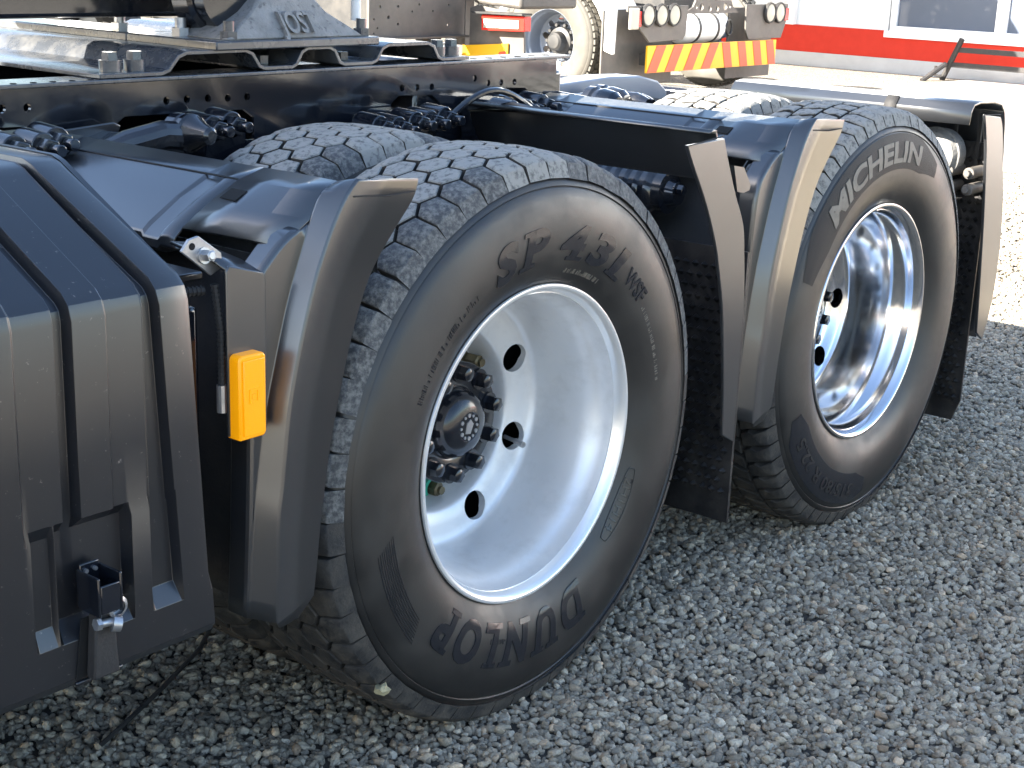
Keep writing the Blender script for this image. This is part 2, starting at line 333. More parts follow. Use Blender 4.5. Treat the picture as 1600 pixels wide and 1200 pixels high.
def block_mesh(kind, col):
    """tread block at the top of the wheel (local: x along the tread, y across from the block centre, z radial from the axle)"""
    g = G()
    if kind == 'hex':
        a = .0315; wc = (col - 2) * .0525
        poly = [(0, a), (.866 * a, a / 2), (.866 * a, -a / 2), (0, -a), (-.866 * a, -a / 2), (-.866 * a, a / 2)]
        edge = abs(col - 2) == 2
    else:
        wc = (col - 1.5) * .0615; k = .0085 * (1 if col % 2 else -1)
        poly = [(.0190 + k, .0275), (.0215, .008), (.0160, -.006), (.0190 - k, -.0275), (-.0190 - k, -.0275), (-.0160, -.008), (-.0215, .006), (-.0190 + k, .0275)]
        edge = col in (0, 3)
    sgn = 1 if wc > 0 else -1
    if edge:
        lim = .1275 - abs(wc); poly = [(t, (w if w * sgn < .008 else sgn * lim)) for t, w in poly]
        if kind == 'hex':
            q = .0315 * .866; poly = [(q, sgn * lim), (q, -sgn * .0157), (0, -sgn * .0315), (-q, -sgn * .0157), (-q, sgn * lim)]
    def rad(w, top): W_ = abs(wc + w); return (.5310 if top else .5125) - .30 * W_ * W_ - (3.2 * max(0, W_ - .105) ** 1.5 if top else 0)
    n = len(poly); cx = sum(p[0] for p in poly) / n; cy = sum(p[1] for p in poly) / n
    def ring(sc, top, dz):
        o = []
        for t, w in poly:
            t2 = cx + (t - cx) * sc; w2 = cy + (w - cy) * sc
            r = rad(w2, top) + dz; o.append((t2, w2, math.sqrt(r * r - t2 * t2)))
        return o
    v = ring(1.0, False, -.004) + ring(1.0, True, -.0022) + ring(.93, True, 0) + ring(.5, True, .0004)
    if edge:                                                          # shoulder lug running down towards the sidewall
        v = [(t, w + (sgn * .010 if (w * sgn > 0.0 and i < n) else 0), z - (.016 if (w * sgn > 0.0 and i < n) else 0)) for i, (t, w, z) in enumerate(v)]
    f = [(a_ * n + i, a_ * n + (i + 1) % n, (a_ + 1) * n + (i + 1) % n, (a_ + 1) * n + i) for a_ in range(3) for i in range(n)] + [tuple(3 * n + i for i in range(n))]
    g.outer = [i for i in range(n) if edge and poly[i][1] == sgn * lim and poly[(i + 1) % n][1] == sgn * lim]
    return g.add(v, f), wc
BM = {}
def block_data(kind, col, m):
    key = (kind, col, m)
    if key not in BM:
        g, wc = block_mesh(kind, col); me = bpy.data.meshes.new('tread_block'); me.from_pydata(g.v, [], g.f); finish(me, 40); me.materials.append(MATS[m]); me.materials.append(MATS['tread_base'])
        g.mi = [1 if (i < n_ and i not in g.outer) else 0 for n_ in [(len(g.f) - 1) // 3] for i in range(len(g.f))]
        me.polygons.foreach_set('material_index', g.mi)
        BM[key] = (me, g, wc)
    return BM[key]

def treads(wheel, c, kind, single):
    """single(theta, col) -> True when that block is worth an object of its own; the rest are joined"""
    ncol, npc = (5, 55) if kind == 'hex' else (4, 66)
    rest = {}
    for col in range(ncol):
        for i in range(npc):
            th = 360 / npc * (i + (.5 if col % 2 else 0) + .13); th = th % 360
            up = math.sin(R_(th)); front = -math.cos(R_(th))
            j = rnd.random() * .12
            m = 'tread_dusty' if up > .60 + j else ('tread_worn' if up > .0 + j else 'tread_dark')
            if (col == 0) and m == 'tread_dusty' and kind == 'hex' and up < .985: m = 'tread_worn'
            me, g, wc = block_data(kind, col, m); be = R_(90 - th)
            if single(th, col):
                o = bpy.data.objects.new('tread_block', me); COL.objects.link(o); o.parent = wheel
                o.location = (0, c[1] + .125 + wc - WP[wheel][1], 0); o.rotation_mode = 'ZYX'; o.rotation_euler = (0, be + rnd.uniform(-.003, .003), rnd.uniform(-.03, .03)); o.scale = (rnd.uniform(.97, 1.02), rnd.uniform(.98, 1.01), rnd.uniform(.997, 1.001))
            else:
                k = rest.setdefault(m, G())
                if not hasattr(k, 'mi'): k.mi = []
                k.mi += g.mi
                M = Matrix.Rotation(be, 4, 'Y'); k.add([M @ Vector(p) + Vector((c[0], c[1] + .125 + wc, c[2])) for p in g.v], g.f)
    for m, k in rest.items():
        o = build('tread_blocks', k, m, wheel, angle=40); o['kind'] = 'stuff'; me = o.data; me.materials.append(MATS['tread_base'])
        me.polygons.foreach_set('material_index', k.mi)

def text_polys(s, bold=0.0, shear=0.0, space=1.0):
    cu = bpy.data.curves.new('t', 'FONT'); cu.body = s; cu.size = 1; cu.offset = bold; cu.shear = shear; cu.space_character = space; cu.resolution_u = 4
    cu.extrude = .5; cu.align_x = 'CENTER'
    o = bpy.data.objects.new('t', cu); COL.objects.link(o)
    dg = bpy.context.evaluated_depsgraph_get(); e = o.evaluated_get(dg); me = e.to_mesh()
    bm = bmesh.new(); bm.from_mesh(me); e.to_mesh_clear()
    for ax, st in ((1, .11), (0, .16)):
        lo = min(q.co[ax] for q in bm.verts); hi = max(q.co[ax] for q in bm.verts); k = lo + st
        while k < hi - .01:
            pc = [0, 0, 0]; pn = [0, 0, 0]; pc[ax] = k; pn[ax] = 1
            bmesh.ops.bisect_plane(bm, geom=bm.verts[:] + bm.edges[:] + bm.faces[:], plane_co=pc, plane_no=pn); k += st
    bm.verts.index_update(); v = [x.co.copy() for x in bm.verts]; f = [tuple(q.index for q in p.verts) for p in bm.faces]; bm.free()
    bpy.data.objects.remove(o); bpy.data.curves.remove(cu); return v, f
SERIF = {'D': 'ab', 'U': 'bd', 'N': 'ad', 'L': 'ab', 'P': 'ab', '1': 'e', '4': 'c'}
def slab_text(s, bold, shear, space=.12):
    """bold slab-serif letters set one after the other; shear slants them"""
    V = []; F = []; x = 0
    for ch in s:
        v, f = text_polys(ch, bold); lo = min(p.x for p in v); hi = max(p.x for p in v); y0 = min(p.y for p in v); y1 = max(p.y for p in v); g = G()
        g.add(v, f); st = .19
        for k in SERIF.get(ch, ''):
            xc = {'a': lo + st / 2, 'b': lo + st / 2, 'c': hi - st / 2 - .03, 'd': hi - st / 2, 'e': (lo + hi) / 2 + .05}[k]; yb = y1 - .09 if k in 'bd' else y0
            m0 = xc - .19; m1 = xc + .19; n0 = len(g.v)
            g.rows([[(m0 + (m1 - m0) * i / 3, yb, .5) for i in range(4)], [(m0 + (m1 - m0) * i / 3, yb + .09, .5) for i in range(4)]])
            g.rows([[(m0, yb, .5), (m0, yb + .09, .5)], [(m0, yb, -.5), (m0, yb + .09, -.5)]]); g.rows([[(m0, yb, .5), (m1, yb, .5)], [(m0, yb, -.5), (m1, yb, -.5)]])
            g.rows([[(m1, yb, .5), (m1, yb + .09, .5)], [(m1, yb, -.5), (m1, yb + .09, -.5)]]); g.rows([[(m0, yb + .09, .5), (m1, yb + .09, .5)], [(m0, yb + .09, -.5), (m1, yb + .09, -.5)]])
        xs = [p[0] for p in g.v]; o = len(V); d = x - min(xs)
        V += [Vector((p[0] + d + shear * p[1], p[1], p[2])) for p in g.v]; F += [tuple(i + o for i in q) for q in g.f]; x += max(xs) - min(xs) + space
    return V, F
def ring_text(wheel, c, s, r, h, th, m, arc=None, bold=.02, shear=0.0, space=1.0, raise_=.0016, serif=False):
    """moulded lettering that follows the sidewall; tops point outwards, reads clockwise round angle th; arc = degrees it spans"""
    v, f = slab_text(s, bold, shear) if serif else text_polys(s, bold, shear, space)
    xs = [p.x for p in v]; x0, x1 = min(xs), max(xs); ys = [p.y for p in v]; y0, y1 = min(ys), max(ys)
    k = h / (y1 - y0); kx = k if arc is None else R_(arc) * r / (x1 - x0); g = G(); o = []
    for p in v:
        rr = r - h / 2 + (p.y - y0) * k; a = R_(th) - (p.x - (x0 + x1) / 2) * kx / r
        yy = side_y(rr) + (-raise_ if p.z > 0 else .003)
        o.append((c[0] + rr * math.cos(a), c[1] + yy, c[2] + rr * math.sin(a)))
    g.add(o, f); return build('lettering', g, m, wheel, angle=30)
def ring_band(wheel, c, a0, a1, r0, r1, m, taper=6, raise_=.0008, name='label_band'):
    g = G(); rows = []
    n = int(abs(a1 - a0) / 1.5)
    for i in range(n + 1):
        t = i / n; a = R_(a0 + (a1 - a0) * t); w = min(1, t * n / taper, (1 - t) * n / taper); row = []
        for j in range(9):
            rr = (r0 + r1) / 2 + (r1 - r0) * (j / 8 - .5) * (.45 + .55 * w); row.append((c[0] + rr * math.cos(a), c[1] + side_y(rr) - raise_, c[2] + rr * math.sin(a)))
        rows.append(row)
    g.rows(rows); return build(name, g, m, wheel, angle=60)
def tyre(wheel, c, flip=False, n=160):
    p = tyre_profile()
    if flip: p = [(r, .25 - y) for r, y in p]
    return build('tyre', G().lathe(p, n, c), 'tyre_side', wheel, angle=50)

RIM = [(.2800, .0165), (.2775, .030), (.2755, .044), (.2700, .053), (.2640, .064), (.2610, .078), (.2580, .100),
       (.2550, .130), (.2525, .160), (.2505, .183), (.2465, .1945), (.2390, .1995), (.2250, .2015), (.2100, .204), (.1850, .2085), (.1800, .214), (.1770, .232), (.1740, .255), (.1700, .276), (.1600, .284), (.1120, .285)]
RIM_BACK = [(.112, .297), (.172, .296), (.184, .285), (.187, .245), (.190, .222), (.236, .216), (.26, .19), (.268, .13), (.275, .09), (.284, .05), (.288, .0205)]
def rim(wheel, c, m, lip, holes, hr, phase):
    x, y, z = c
    lipg = G().lathe([(.2935, .004), (.2975, .001), (.2985, -.002), (.2970, -.0048), (.2935, -.0055), (.2885, -.0035), (.2835, .006), (.2795, .018), (.2788, .0162), (.2880, .0200)], 160, c, close=True)
    g = G().lathe(RIM + RIM_BACK, 128, (0, 0, 0), close=True)
    cs = []
    for i in range(holes):
        a = R_(phase + 360 / holes * i); p = (.2135 * math.cos(a), .10, .2135 * math.sin(a)); q = (.2135 * math.cos(a), .30, .2135 * math.sin(a)); cs.append(G().cyl(p, q, hr, n=28))
    g = cut(g, cs); g.v = [(a + x, b_ + y, d + z) for a, b_, d in g.v]
    build('rim', g, m, wheel, angle=38)
    build('rim_lip', lipg, lip, wheel, angle=45)
def hub(wheel, c, nut_m):
    x, y, z = c
    build('hub', G().lathe([(.112, .286), (.113, .24), (.1175, .207), (.1180, .189), (.1165, .186), (.0740, .1850), (.0700, .187), (.0670, .184), (.0655, .175), (.0625, .167), (.0570, .1595), (.0490, .1540), (.0390, .1505), (.0290, .149), (.027, .1505), (.0, .1505)], 72, c), 'hub_black', wheel, angle=30)
    emb = G()
    for i in range(12):
        a = R_(30 * i); rr = .0225; emb.cyl((x + rr * math.cos(a), y + .151, z + rr * math.sin(a)), (x + rr * math.cos(a), y + .1487, z + rr * math.sin(a)), .0030 + .0012 * (i % 2), n=8)
    emb.prism([(x - .010, z - .012), (x + .004, z - .014), (x + .012, z + .004), (x + .004, z + .014), (x - .006, z + .008)], 'y', y + .151, y + .149)
    build('hub_emblem', emb, 'steel', wheel)
    for i in range(10):
        a = R_(12 + 36 * i - 36 * .0); p = (x + .0985 * math.cos(a), y + .1865, z + .0985 * math.sin(a))
        build('hub_bolt', G().bolt(p, (0, -1, 0), .0152, .026), 'hub_black', wheel)
    for i in range(10):
        a = R_(-79 + 36 * i); p = (x + .163 * math.cos(a), y + .284, z + .163 * math.sin(a))
        if nut_m == 'nut_olive' and i in (1, 2): continue
        o = build('wheel_nut', G().bolt(p, (0, -1, 0), .0150, .034).cyl((p[0], p[1] - .034, p[2]), (p[0], p[1] - .043, p[2]), .0085, n=10), nut_m, wheel)
        if i == 0 and nut_m == 'nut_olive':
            build('nut_ring', G().lathe([(.017, -.004), (.0245, -.004), (.0245, -.019), (.017, -.019)], 20, p, close=True), 'green', wheel); o['label'] = 'wheel nut with a green indicator ring'

truck = tag(empty('tractor_truck', (0, 1.24, 0)), 'black tractor truck seen close up from its twin rear axles', 'truck')
A2 = 1.354
def wheel_empty(cx, y): return empty('wheel', (cx, y + .125, RZ), truck)
# first axle, outer wheel: silver rim
w1 = wheel_empty(0, 0); c1 = (0, 0, RZ)
w1['label'] = 'wheel with silver painted rim and black hub'
tyre(w1, c1, n=220); rim(w1, c1, 'rim_silver', 'rim_lip', 8, .0290, 24); hub(w1, c1, 'nut_olive')
vs_ = [(.188 * math.cos(R_(-24)) , -.188 * .4)]
build('valve_stem', G().tube([(.196, .222, RZ - .082), (.192, .19, RZ - .083), (.186, .165, RZ - .084)], .0045, 8).cyl((.192, .19, RZ - .083), (.186, .165, RZ - .084), .0065, n=10), 'steel', w1)
ring_text(w1, c1, 'SP', .376, .068, 102.5, 'tyre_letter', arc=23, bold=.04, shear=.25, serif=True)
ring_text(w1, c1, '431', .376, .066, 69.5, 'tyre_letter', arc=33, bold=.04, shear=.25, serif=True)
ring_text(w1, c1, 'WSF', .374, .034, 44.5, 'tyre_letter', arc=12, bold=.02)
ring_text(w1, c1, 'DUNLOP', .370, .084, -101.5, 'tyre_letter', arc=72, bold=.042, shear=.2, serif=True)
def ticks(wheel, c, r, a0, a1, h, m):
    g = G(); a = a0
    while a < a1:
        w = rnd.choice((.16, .16, .3, .45)); hh = h * rnd.choice((1, 1, .8, .45)); p = []
        for aa, rr in ((a, r), (a + w, r), (a + w, r + hh), (a, r + hh)): p.append((c[0] + rr * math.cos(R_(aa)), c[1] + side_y(rr) - .0008, c[2] + rr * math.sin(R_(aa))))
        g.add(p + [(x, y + .003, z) for x, y, z in p], [(0, 1, 2, 3), (0, 1, 5, 4), (1, 2, 6, 5), (2, 3, 7, 6), (3, 0, 4, 7)]); a += w + rnd.choice((.25, .3, .5, 1.1))
    o = build('moulded_marks', g, m, wheel); o['kind'] = 'stuff'
ticks(w1, c1, .320, 61, 80, .009, 'tyre_letter_pale'); ticks(w1, c1, .360, 122, 155, .012, 'tyre_letter'); ticks(w1, c1, .360, 9, 36, .009, 'tyre_letter_pale'); ticks(w1, c1, .358, -111, -104, .009, 'tyre_letter')
ov = G(); pts = []
for i in range(49):
    t = 2 * math.pi * i / 48; a = R_(-34.5 + 13.5 * max(-1, min(1, 1.12 * math.cos(t)))); rr = .329 + .0135 * math.sin(t)
    pts.append((rr * math.cos(a), side_y(rr) - .0006, RZ + rr * math.sin(a)))
build('lettering', ov.tube(pts, .0011, 6), 'tyre_side', w1)
ring_text(w1, c1, '2H1H14', .329, .017, -34.5, 'tyre_letter', arc=20, bold=.0, raise_=.001)
for k in range(9):                                                    # the moulded comb of lines
    r = .395 + .0045 * k; ring_band(w1, c1, -172 + k * .4, -145 + k * .4, r, r + .0018, 'tyre_letter', taper=2, raise_=.0006, name='moulded_line')
treads(w1, c1, 'hex', lambda th, col: 52 < th < 236)
# first axle, inner wheel
w2 = wheel_empty(0, .335); c2 = (0, .335, RZ); tyre(w2, c2, True, 128)
build('rim', G().lathe([(r, .25 - h) for r, h in RIM], 64, c2), 'rim_silver', w2)
treads(w2, c2, 'hex', lambda th, col: 62 < th < 138 and col < 5)
# second axle, outer wheel: polished rim
w3 = wheel_empty(A2, 0); c3 = (A2, 0, RZ); w3['label'] = 'wheel with mirror polished rim'
tyre(w3, c3, n=200); rim(w3, c3, 'rim_chrome', 'rim_chrome', 8, .0270, -2); hub(w3, c3, 'steel')
ring_band(w3, c3, 158, 57, .385, .470, 'tyre_band', taper=9)
ring_text(w3, c3, 'MICHELIN', .426, .052, 104, 'tyre_letter_pale', arc=66, bold=.035, shear=.14, raise_=.0022)
ring_band(w3, c3, -90, -158, .382, .462, 'tyre_letter', taper=5)
ring_text(w3, c3, '315/80 R 22.5', .425, .034, -124, 'tyre_band', arc=50, bold=.015, raise_=.0022)
treads(w3, c3, 'lug', lambda th, col: 62 < th < 128)
w4 = wheel_empty(A2, .335); c4 = (A2, .335, RZ); tyre(w4, c4, True, 110)
build('rim', G().lathe([(r, .25 - h) for r, h in RIM], 64, c4), 'rim_silver', w4)
treads(w4, c4, 'lug', lambda th, col: False)
# far side wheels and the front wheels
for cx, y in ((0, 1.895), (A2, 1.895), (0, 2.23), (A2, 2.23), (-3.25, .02), (-3.25, 2.2)):
    w = wheel_empty(cx, y); c = (cx, y, RZ); tyre(w, c, n=64)
    build('tread_blocks', G().lathe([(.509, .0), (.528, .004), (.531, .125), (.528, .246), (.509, .25)], 64, c), 'tread_dark', w)
    build('rim', G().lathe([(r, h) if y < .1 else (r, .25 - h) for r, h in RIM], 48, c), 'rim_silver', w)

# ------------------------------------------------------------------ chassis
def part(name, g, m, **k): return build(name, g, m, truck, **k)
RY, RT = .75, 1.128
def rail(y, s):                                                        # C section, web at y, flanges inwards by s
    web = G().box(-4.9, 1.004, *sorted((y, y + s * .008)), RT - .27, RT)
    cs = []
    if s > 0:
        for x, z in [(-.566, 1.095), (-.516, 1.094), (-.213, 1.09), (-.164, 1.09), (-.112, 1.089), (-.062, 1.087), (-.012, 1.087), (.44, 1.082), (.49, 1.081), (.539, 1.08), (.689, 1.093), (.739, 1.08), (.787, 1.079), (.838, 1.078)]:
            cs.append(G().cyl((x, y - .05, z), (x, y + .05, z), .0078, n=14))
        for a, b_ in ((-.335, .005), (.405, .565), (.78, .905), (-.75, -.50)):
            cs.append(G().prism([(a, 1.0), (b_, 1.0), (b_, 1.045), (b_ - .025, 1.062), (a + .025, 1.066), (a, 1.05)], 'y', y - .05, y + .05))
        web = cut(web, cs)
    o = part('chassis_rail', web, 'black_paint', angle=25)
    build('rail_flange', G().box(-4.9, 1.045, *sorted((y - s * .012, y + s * .08)), RT + .0005, RT + .0085), 'grey_paint' if s > 0 else 'black_paint', o, bevel=.002)
    build('rail_flange', G().box(-4.9, 1.004, *sorted((y + s * .0085, y + s * .08)), RT - .27, RT - .262), 'black_paint', o)
rail(RY, 1); rail(1.61, -1)
fh = G()
for i in range(9): fh.cyl((-.62 + i * .04, .752, RT + .0087), (-.62 + i * .04, .752, RT + .0093), .006, n=12)
for i in range(6): fh.cyl((.70 + i * .055, .765, RT + .0087), (.70 + i * .055, .765, RT + .0093), .009, n=12)
part('flange_holes', fh, 'black_hole')
for x in (-1.5, -.78, .55, .98): part('crossmember', G().box(x - .06, x + .06, .759, 1.601, RT - .26, RT - .03), 'black_paint', bevel=.01)

# corrugated mounting plate
def corr(y0, y1, t=.008):
    zl, zh = RT + .0095, RT + .046
    pts = [(-.365, zl), (-.225, zl), (-.205, zl + .006), (-.182, zh - .006), (-.165, zh), (-.018, zh), (-.002, zh - .006), (.016, zl + .006), (.032, zl), (.108, zl), (.122, zl + .006), (.138, zh - .006), (.152, zh), (.212, zh),
           (.226, zh - .006), (.240, zl + .006), (.256, zl), (.342, zl), (.358, zl + .006), (.376, zh - .006), (.392, zh), (.520, zh), (.536, zh - .006), (.552, zl + .006), (.568, zl), (.662, zl)]
    n = len(pts); v = []
    for y in (y0, y1):
        for k in range(2):
            for i, (x, z) in enumerate(pts):
                a = pts[max(0, i - 1)]; b_ = pts[min(n - 1, i + 1)]; d = Vector((b_[0] - a[0], b_[1] - a[1])).normalized()
                v.append((x - d.y * t * k, y, z + d.x * t * k))
    f = []
    for i in range(n - 1):
        f += [(i, i + 1, n + i + 1, n + i), (2 * n + i, 3 * n + i, 3 * n + i + 1, 2 * n + i + 1), (i, 2 * n + i, 2 * n + i + 1, i + 1), (n + i, n + i + 1, 3 * n + i + 1, 3 * n + i)]
    f += [(0, n, 3 * n, 2 * n), (n - 1, 3 * n - 1, 4 * n - 1, 2 * n - 1)]
    return G().add(v, f)
mp = part('mounting_plate', corr(.745, 1.66), 'grey_paint', angle=30, bevel=.0012)
zb = RT + .0178
for x in (-.313, -.258, .592, .640):
    build('bolt', G().cyl((x, .785, zb), (x, .785, zb + .019), .0205, n=18).cyl((x, .785, zb + .019), (x, .785, zb + .021), .021, n=18).cyl((x, .785, zb + .021), (x, .785, zb + .036), .0165, .015, n=6), 'grey_paint', mp)
    build('bolt', G().cyl((x, .775, RT - .001), (x, .775, RT - .022), .016, n=6).cyl((x, .775, RT - .022), (x, .775, RT - .04), .010, n=10), 'black_paint', mp)
for x in (.070, .299):
    build('bolt', G().cyl((x, .80, zb), (x, .80, zb + .017), .017, n=6), 'grey_paint', mp)
    build('bolt', G().cyl((x, .775, RT - .001), (x, .775, RT - .020), .015, n=6).cyl((x, .775, RT - .02), (x, .775, RT - .03), .009, n=10), 'black_paint', mp)

# fifth wheel: base bar, cast pedestal, plate
fw = part('fifth_wheel', G().box(-.10, .352, .735, 1.02, RT + .052, RT + .070), 'grey_paint', bevel=.003)
build('base_bar', G().box(-.10, .02, 1.02, 1.62, RT + .052, RT + .070), 'grey_paint', fw, bevel=.003)
pz = RT + .070
ped = G()
levels = [(0.0, -.055, .325, .757, .90), (.010, -.040, .310, .762, .90), (.050, .035, .245, .79, .90), (.085, .075, .215, .805, .90), (.20, .085, .205, .815, .90)]
v = []; f = []
for h, a, b_, yf, yb in levels: v += [(a, yf, pz + h), ((a + b_) / 2 - .055, yf - .006, pz + h), ((a + b_) / 2 + .055, yf - .006, pz + h), (b_, yf, pz + h), (b_, yb, pz + h), (a, yb, pz + h)]
for k in range(len(levels) - 1):
    for i in range(6): f.append((k * 6 + i, k * 6 + (i + 1) % 6, (k + 1) * 6 + (i + 1) % 6, (k + 1) * 6 + i))
f += [(5, 4, 3, 2, 1, 0), tuple(24 + i for i in range(6))]
build('pedestal', ped.add(v, f), 'cast', fw, angle=35, bevel=.006)
tv, tf = text_polys('JOST', .015); xs = [p.x for p in tv]; k = .100 / (max(xs) - min(xs)); jg = G(); jo = []
for p in tv:
    h = .004 + (p.y) * .058; t = (h - .010) / .040
    yf = .762 + .028 * t if t < 1 else .79 + (h - .05) / .035 * .015
    jo.append((.137 + (p.x - (max(xs) + min(xs)) / 2) * k, yf - .006 - (.006 if p.z < 0 else -.004), pz + .008 + h))
build('lettering', jg.add(jo, tf), 'cast', fw)
fwp = G().prism([(-.28, .90), (-.12, .82), (.30, .80), (.62, 1.02), (.30, 1.10), (.30, 1.26), (.62, 1.34), (.30, 1.56), (-.12, 1.54), (-.28, 1.46)], 'z', 1.365, 1.41)
build('coupling_plate', fwp, 'black_paint', fw, bevel=.006)
build('plate_rib', G().box(-.40, .06, 1.02, 1.08, 1.228, 1.364), 'black_paint', fw, bevel=.01); build('plate_rib', G().box(-.26, .30, 1.42, 1.48, 1.27, 1.364), 'black_paint', fw, bevel=.01)
build('plate_rib', G().box(-.24, -.16, 1.081, 1.419, 1.255, 1.362), 'black_paint', fw, bevel=.012)
build('bush', G().cyl((.02, .83, 1.285), (.02, .93, 1.285), .075, n=24).lathe([(.05, 0), (.085, .02), (.09, .06), (.05, .08)], 24, (.02, .85, 1.285)), 'black_paint', fw)
for x, y in ((-.07, 1.08), (-.055, .90), (-.035, .775), (.335, .775)):
    build('bolt', G().cyl((x, y, pz), (x, y, pz + .016), .019, n=6).cyl((x, y, pz + .016), (x, y, pz + .036), .0115, n=12), 'steel' if y > .85 else 'grey_paint', fw)
build('grab_post', G().cyl((.343, .80, pz + .03), (.347, .80, pz + .30), .011, n=12), 'white_plastic', fw)

# suspension hardware under the rail
def nutcluster(x, y, z, m='black_paint'):
    g = G().cyl((x, y + .06, z), (x, y, z), .030, .026, n=20).cyl((x, y, z), (x - .003, y - .026, z), .019, n=6).cyl((x, y - .026, z), (x, y - .05, z), .011, n=12)
    return part('suspension_bolt', g, m, bevel=.002)
for x, y, z in ((-.64, .60, 1.045), (-.585, .60, 1.045), (-.545, .62, 1.05), (-.19, .64, 1.045), (-.145, .64, 1.05), (.24, .62, 1.02), (.275, .6, 1.018), (.33, .60, 1.025), (.375, .60, 1.025), (.42, .60, 1.03), (.60, .60, 1.02), (.655, .60, 1.03), (.705, .60, 1.03), (.80, .66, 1.02), (.84, .66, 1.03)):
    nutcluster(x, y, z)
for x0, x1, z in ((-.70, -.50, 1.06), (.31, .44, 1.045), (.63, .74, 1.052), (-.21, -.11, 1.065)):
    part('suspension_bracket', G().prism([(x0, z - .10), (x1, z - .10), (x1, z - .012), (x1 - .012, z), (x0 + .012, z), (x0, z - .012)], 'y', .64, .74), 'black_paint', bevel=.004)
for i in range(16):
    x = .80 + i * .018 + rnd.uniform(-.006, .006); z = 1.005 + rnd.uniform(-.012, .018)
    nutcluster(x, .70 + rnd.uniform(-.02, .02), z) if i % 3 == 0 else part('suspension_bolt', G().cyl((x, .74, z), (x, .66, z), .0115, n=6).cyl((x, .66, z), (x, .645, z), .007, n=10), 'black_paint')
part('torque_rod', G().tube([(-.46, .66, 1.0), (-.40, .62, 1.035), (-.34, .60, 1.05), (-.30, .60, 1.045)], .026, 14).lathe([(.0, .0), (.010, .0), (.016, .006), (.020, .022), (.030, .045), (.033, .05), (.030, .054), (.035, .058), (.035, .068), (.031, .072), (.034, .078), (.034, .1), (0, .1)], 28, (-.285, .53, 1.05)), 'black_paint', angle=25)
part('mudguard_bracket', G().prism([(-.53, 1.012), (-.36, 1.025), (-.345, 1.055), (-.36, 1.062), (-.52, 1.052), (-.535, 1.03)], 'y', .715, .722), 'plastic', bevel=.002)
part('bracket_arm', G().prism([(-.47, .99), (-.36, .985), (-.25, .99), (-.24, 1.03), (-.32, 1.03), (-.38, 1.05), (-.45, 1.03)], 'y', .655, .73).cyl((-.42, .66, 1.01), (-.42, .60, 1.01), .024, .020, n=16).cyl((-.42, .60, 1.01), (-.42, .585, 1.01), .011, n=6), 'black_paint', bevel=.005)
part('air_hose', G().tube([(.40 + .30 * t, .585 - .02 * t, 1.02 + .062 * math.sin(math.pi * t) + .004) for t in [i / 20 for i in range(21)]], .0075, 10), 'black_paint')
for i, (xa, ya) in enumerate(((1.22, .80), (1.34, .86), (1.44, .86), (1.49, .88))):
    part('suspension_joint', G().lathe([(0, 0), (.026, .004), (.038, .02), (.044, .05), (.040, .075), (.046, .08), (.046, .1), (.03, .11), (.022, .15), (0, .15)] if i < 2 else [(0, 0), (.016, .0), (.024, .02), (.030, .04), (.030, .07), (0, .07)], 24, (xa, ya - .10, 1.0 - .006 * i)), 'black_paint', angle=25)
part('joint_arm', G().tube([(1.10, .86, .96), (1.2, .83, .985), (1.28, .80, 1.0), (1.36, .80, 1.0)], .03, 12), 'black_paint')
part('tail_ramp', G().prism([(1.02, .99), (1.02, 1.035), (1.45, 1.052), (1.60, 1.048), (1.69, 1.03), (1.74, 1.0), (1.74, .97), (1.6, .985)], 'y', .90, .99).box(1.02, 1.70, .905, .915, .93, 1.0), 'rim_bluegrey', bevel=.006)
# axles, springs, chambers
for cx in (0, A2):
    part('axle', G().cyl((cx, .32, RZ), (cx, 2.16, RZ), .085, n=24).lathe([(.09, -.28), (.20, -.14), (.24, 0), (.20, .14), (.09, .28)], 28, (cx, 1.24, RZ)), 'black_paint')
    for s in (-1, 1):
        part('brake_drum', G().cyl((cx, 1.24 + s * .58, RZ), (cx, 1.24 + s * .80, RZ), .205, n=40), 'truck_dark')
    for y in (.80, 1.68):
        part('leaf_spring', G().box(cx - .62, cx + .62, y - .045, y + .045, .66, .72).box(cx - .45, cx + .45, y - .045, y + .045, .725, .76), 'truck_dark', bevel=.004)
    part('air_bag', G().lathe([(.04, -.09)] + [(.115 + .018 * (i % 2), -.08 + .02 * i) for i in range(9)] + [(.04, .09)], 32, (cx + .42, .62, .74), ax='z'), 'black_rubber')
def spring_hub(x, y, z):
    prof = [(0, 0), (.024, .0), (.028, .008), (.032, .02), (.046, .024), (.048, .045)]
    for i in range(10): prof += [(.056, .055 + .028 * i), (.058, .060 + .028 * i), (.053, .064 + .028 * i), (.052, .078 + .028 * i)]
    prof += [(.0, .36)]
    part('ribbed_chamber', G().lathe(prof, 40, (x, y, z)), 'black_paint', angle=25)
    part('chamber_bolt', G().bolt((x - .012, y - .0, z + .012), (0, -1, 0), .012, .02), 'black_paint')
spring_hub(.735, .19, .885)

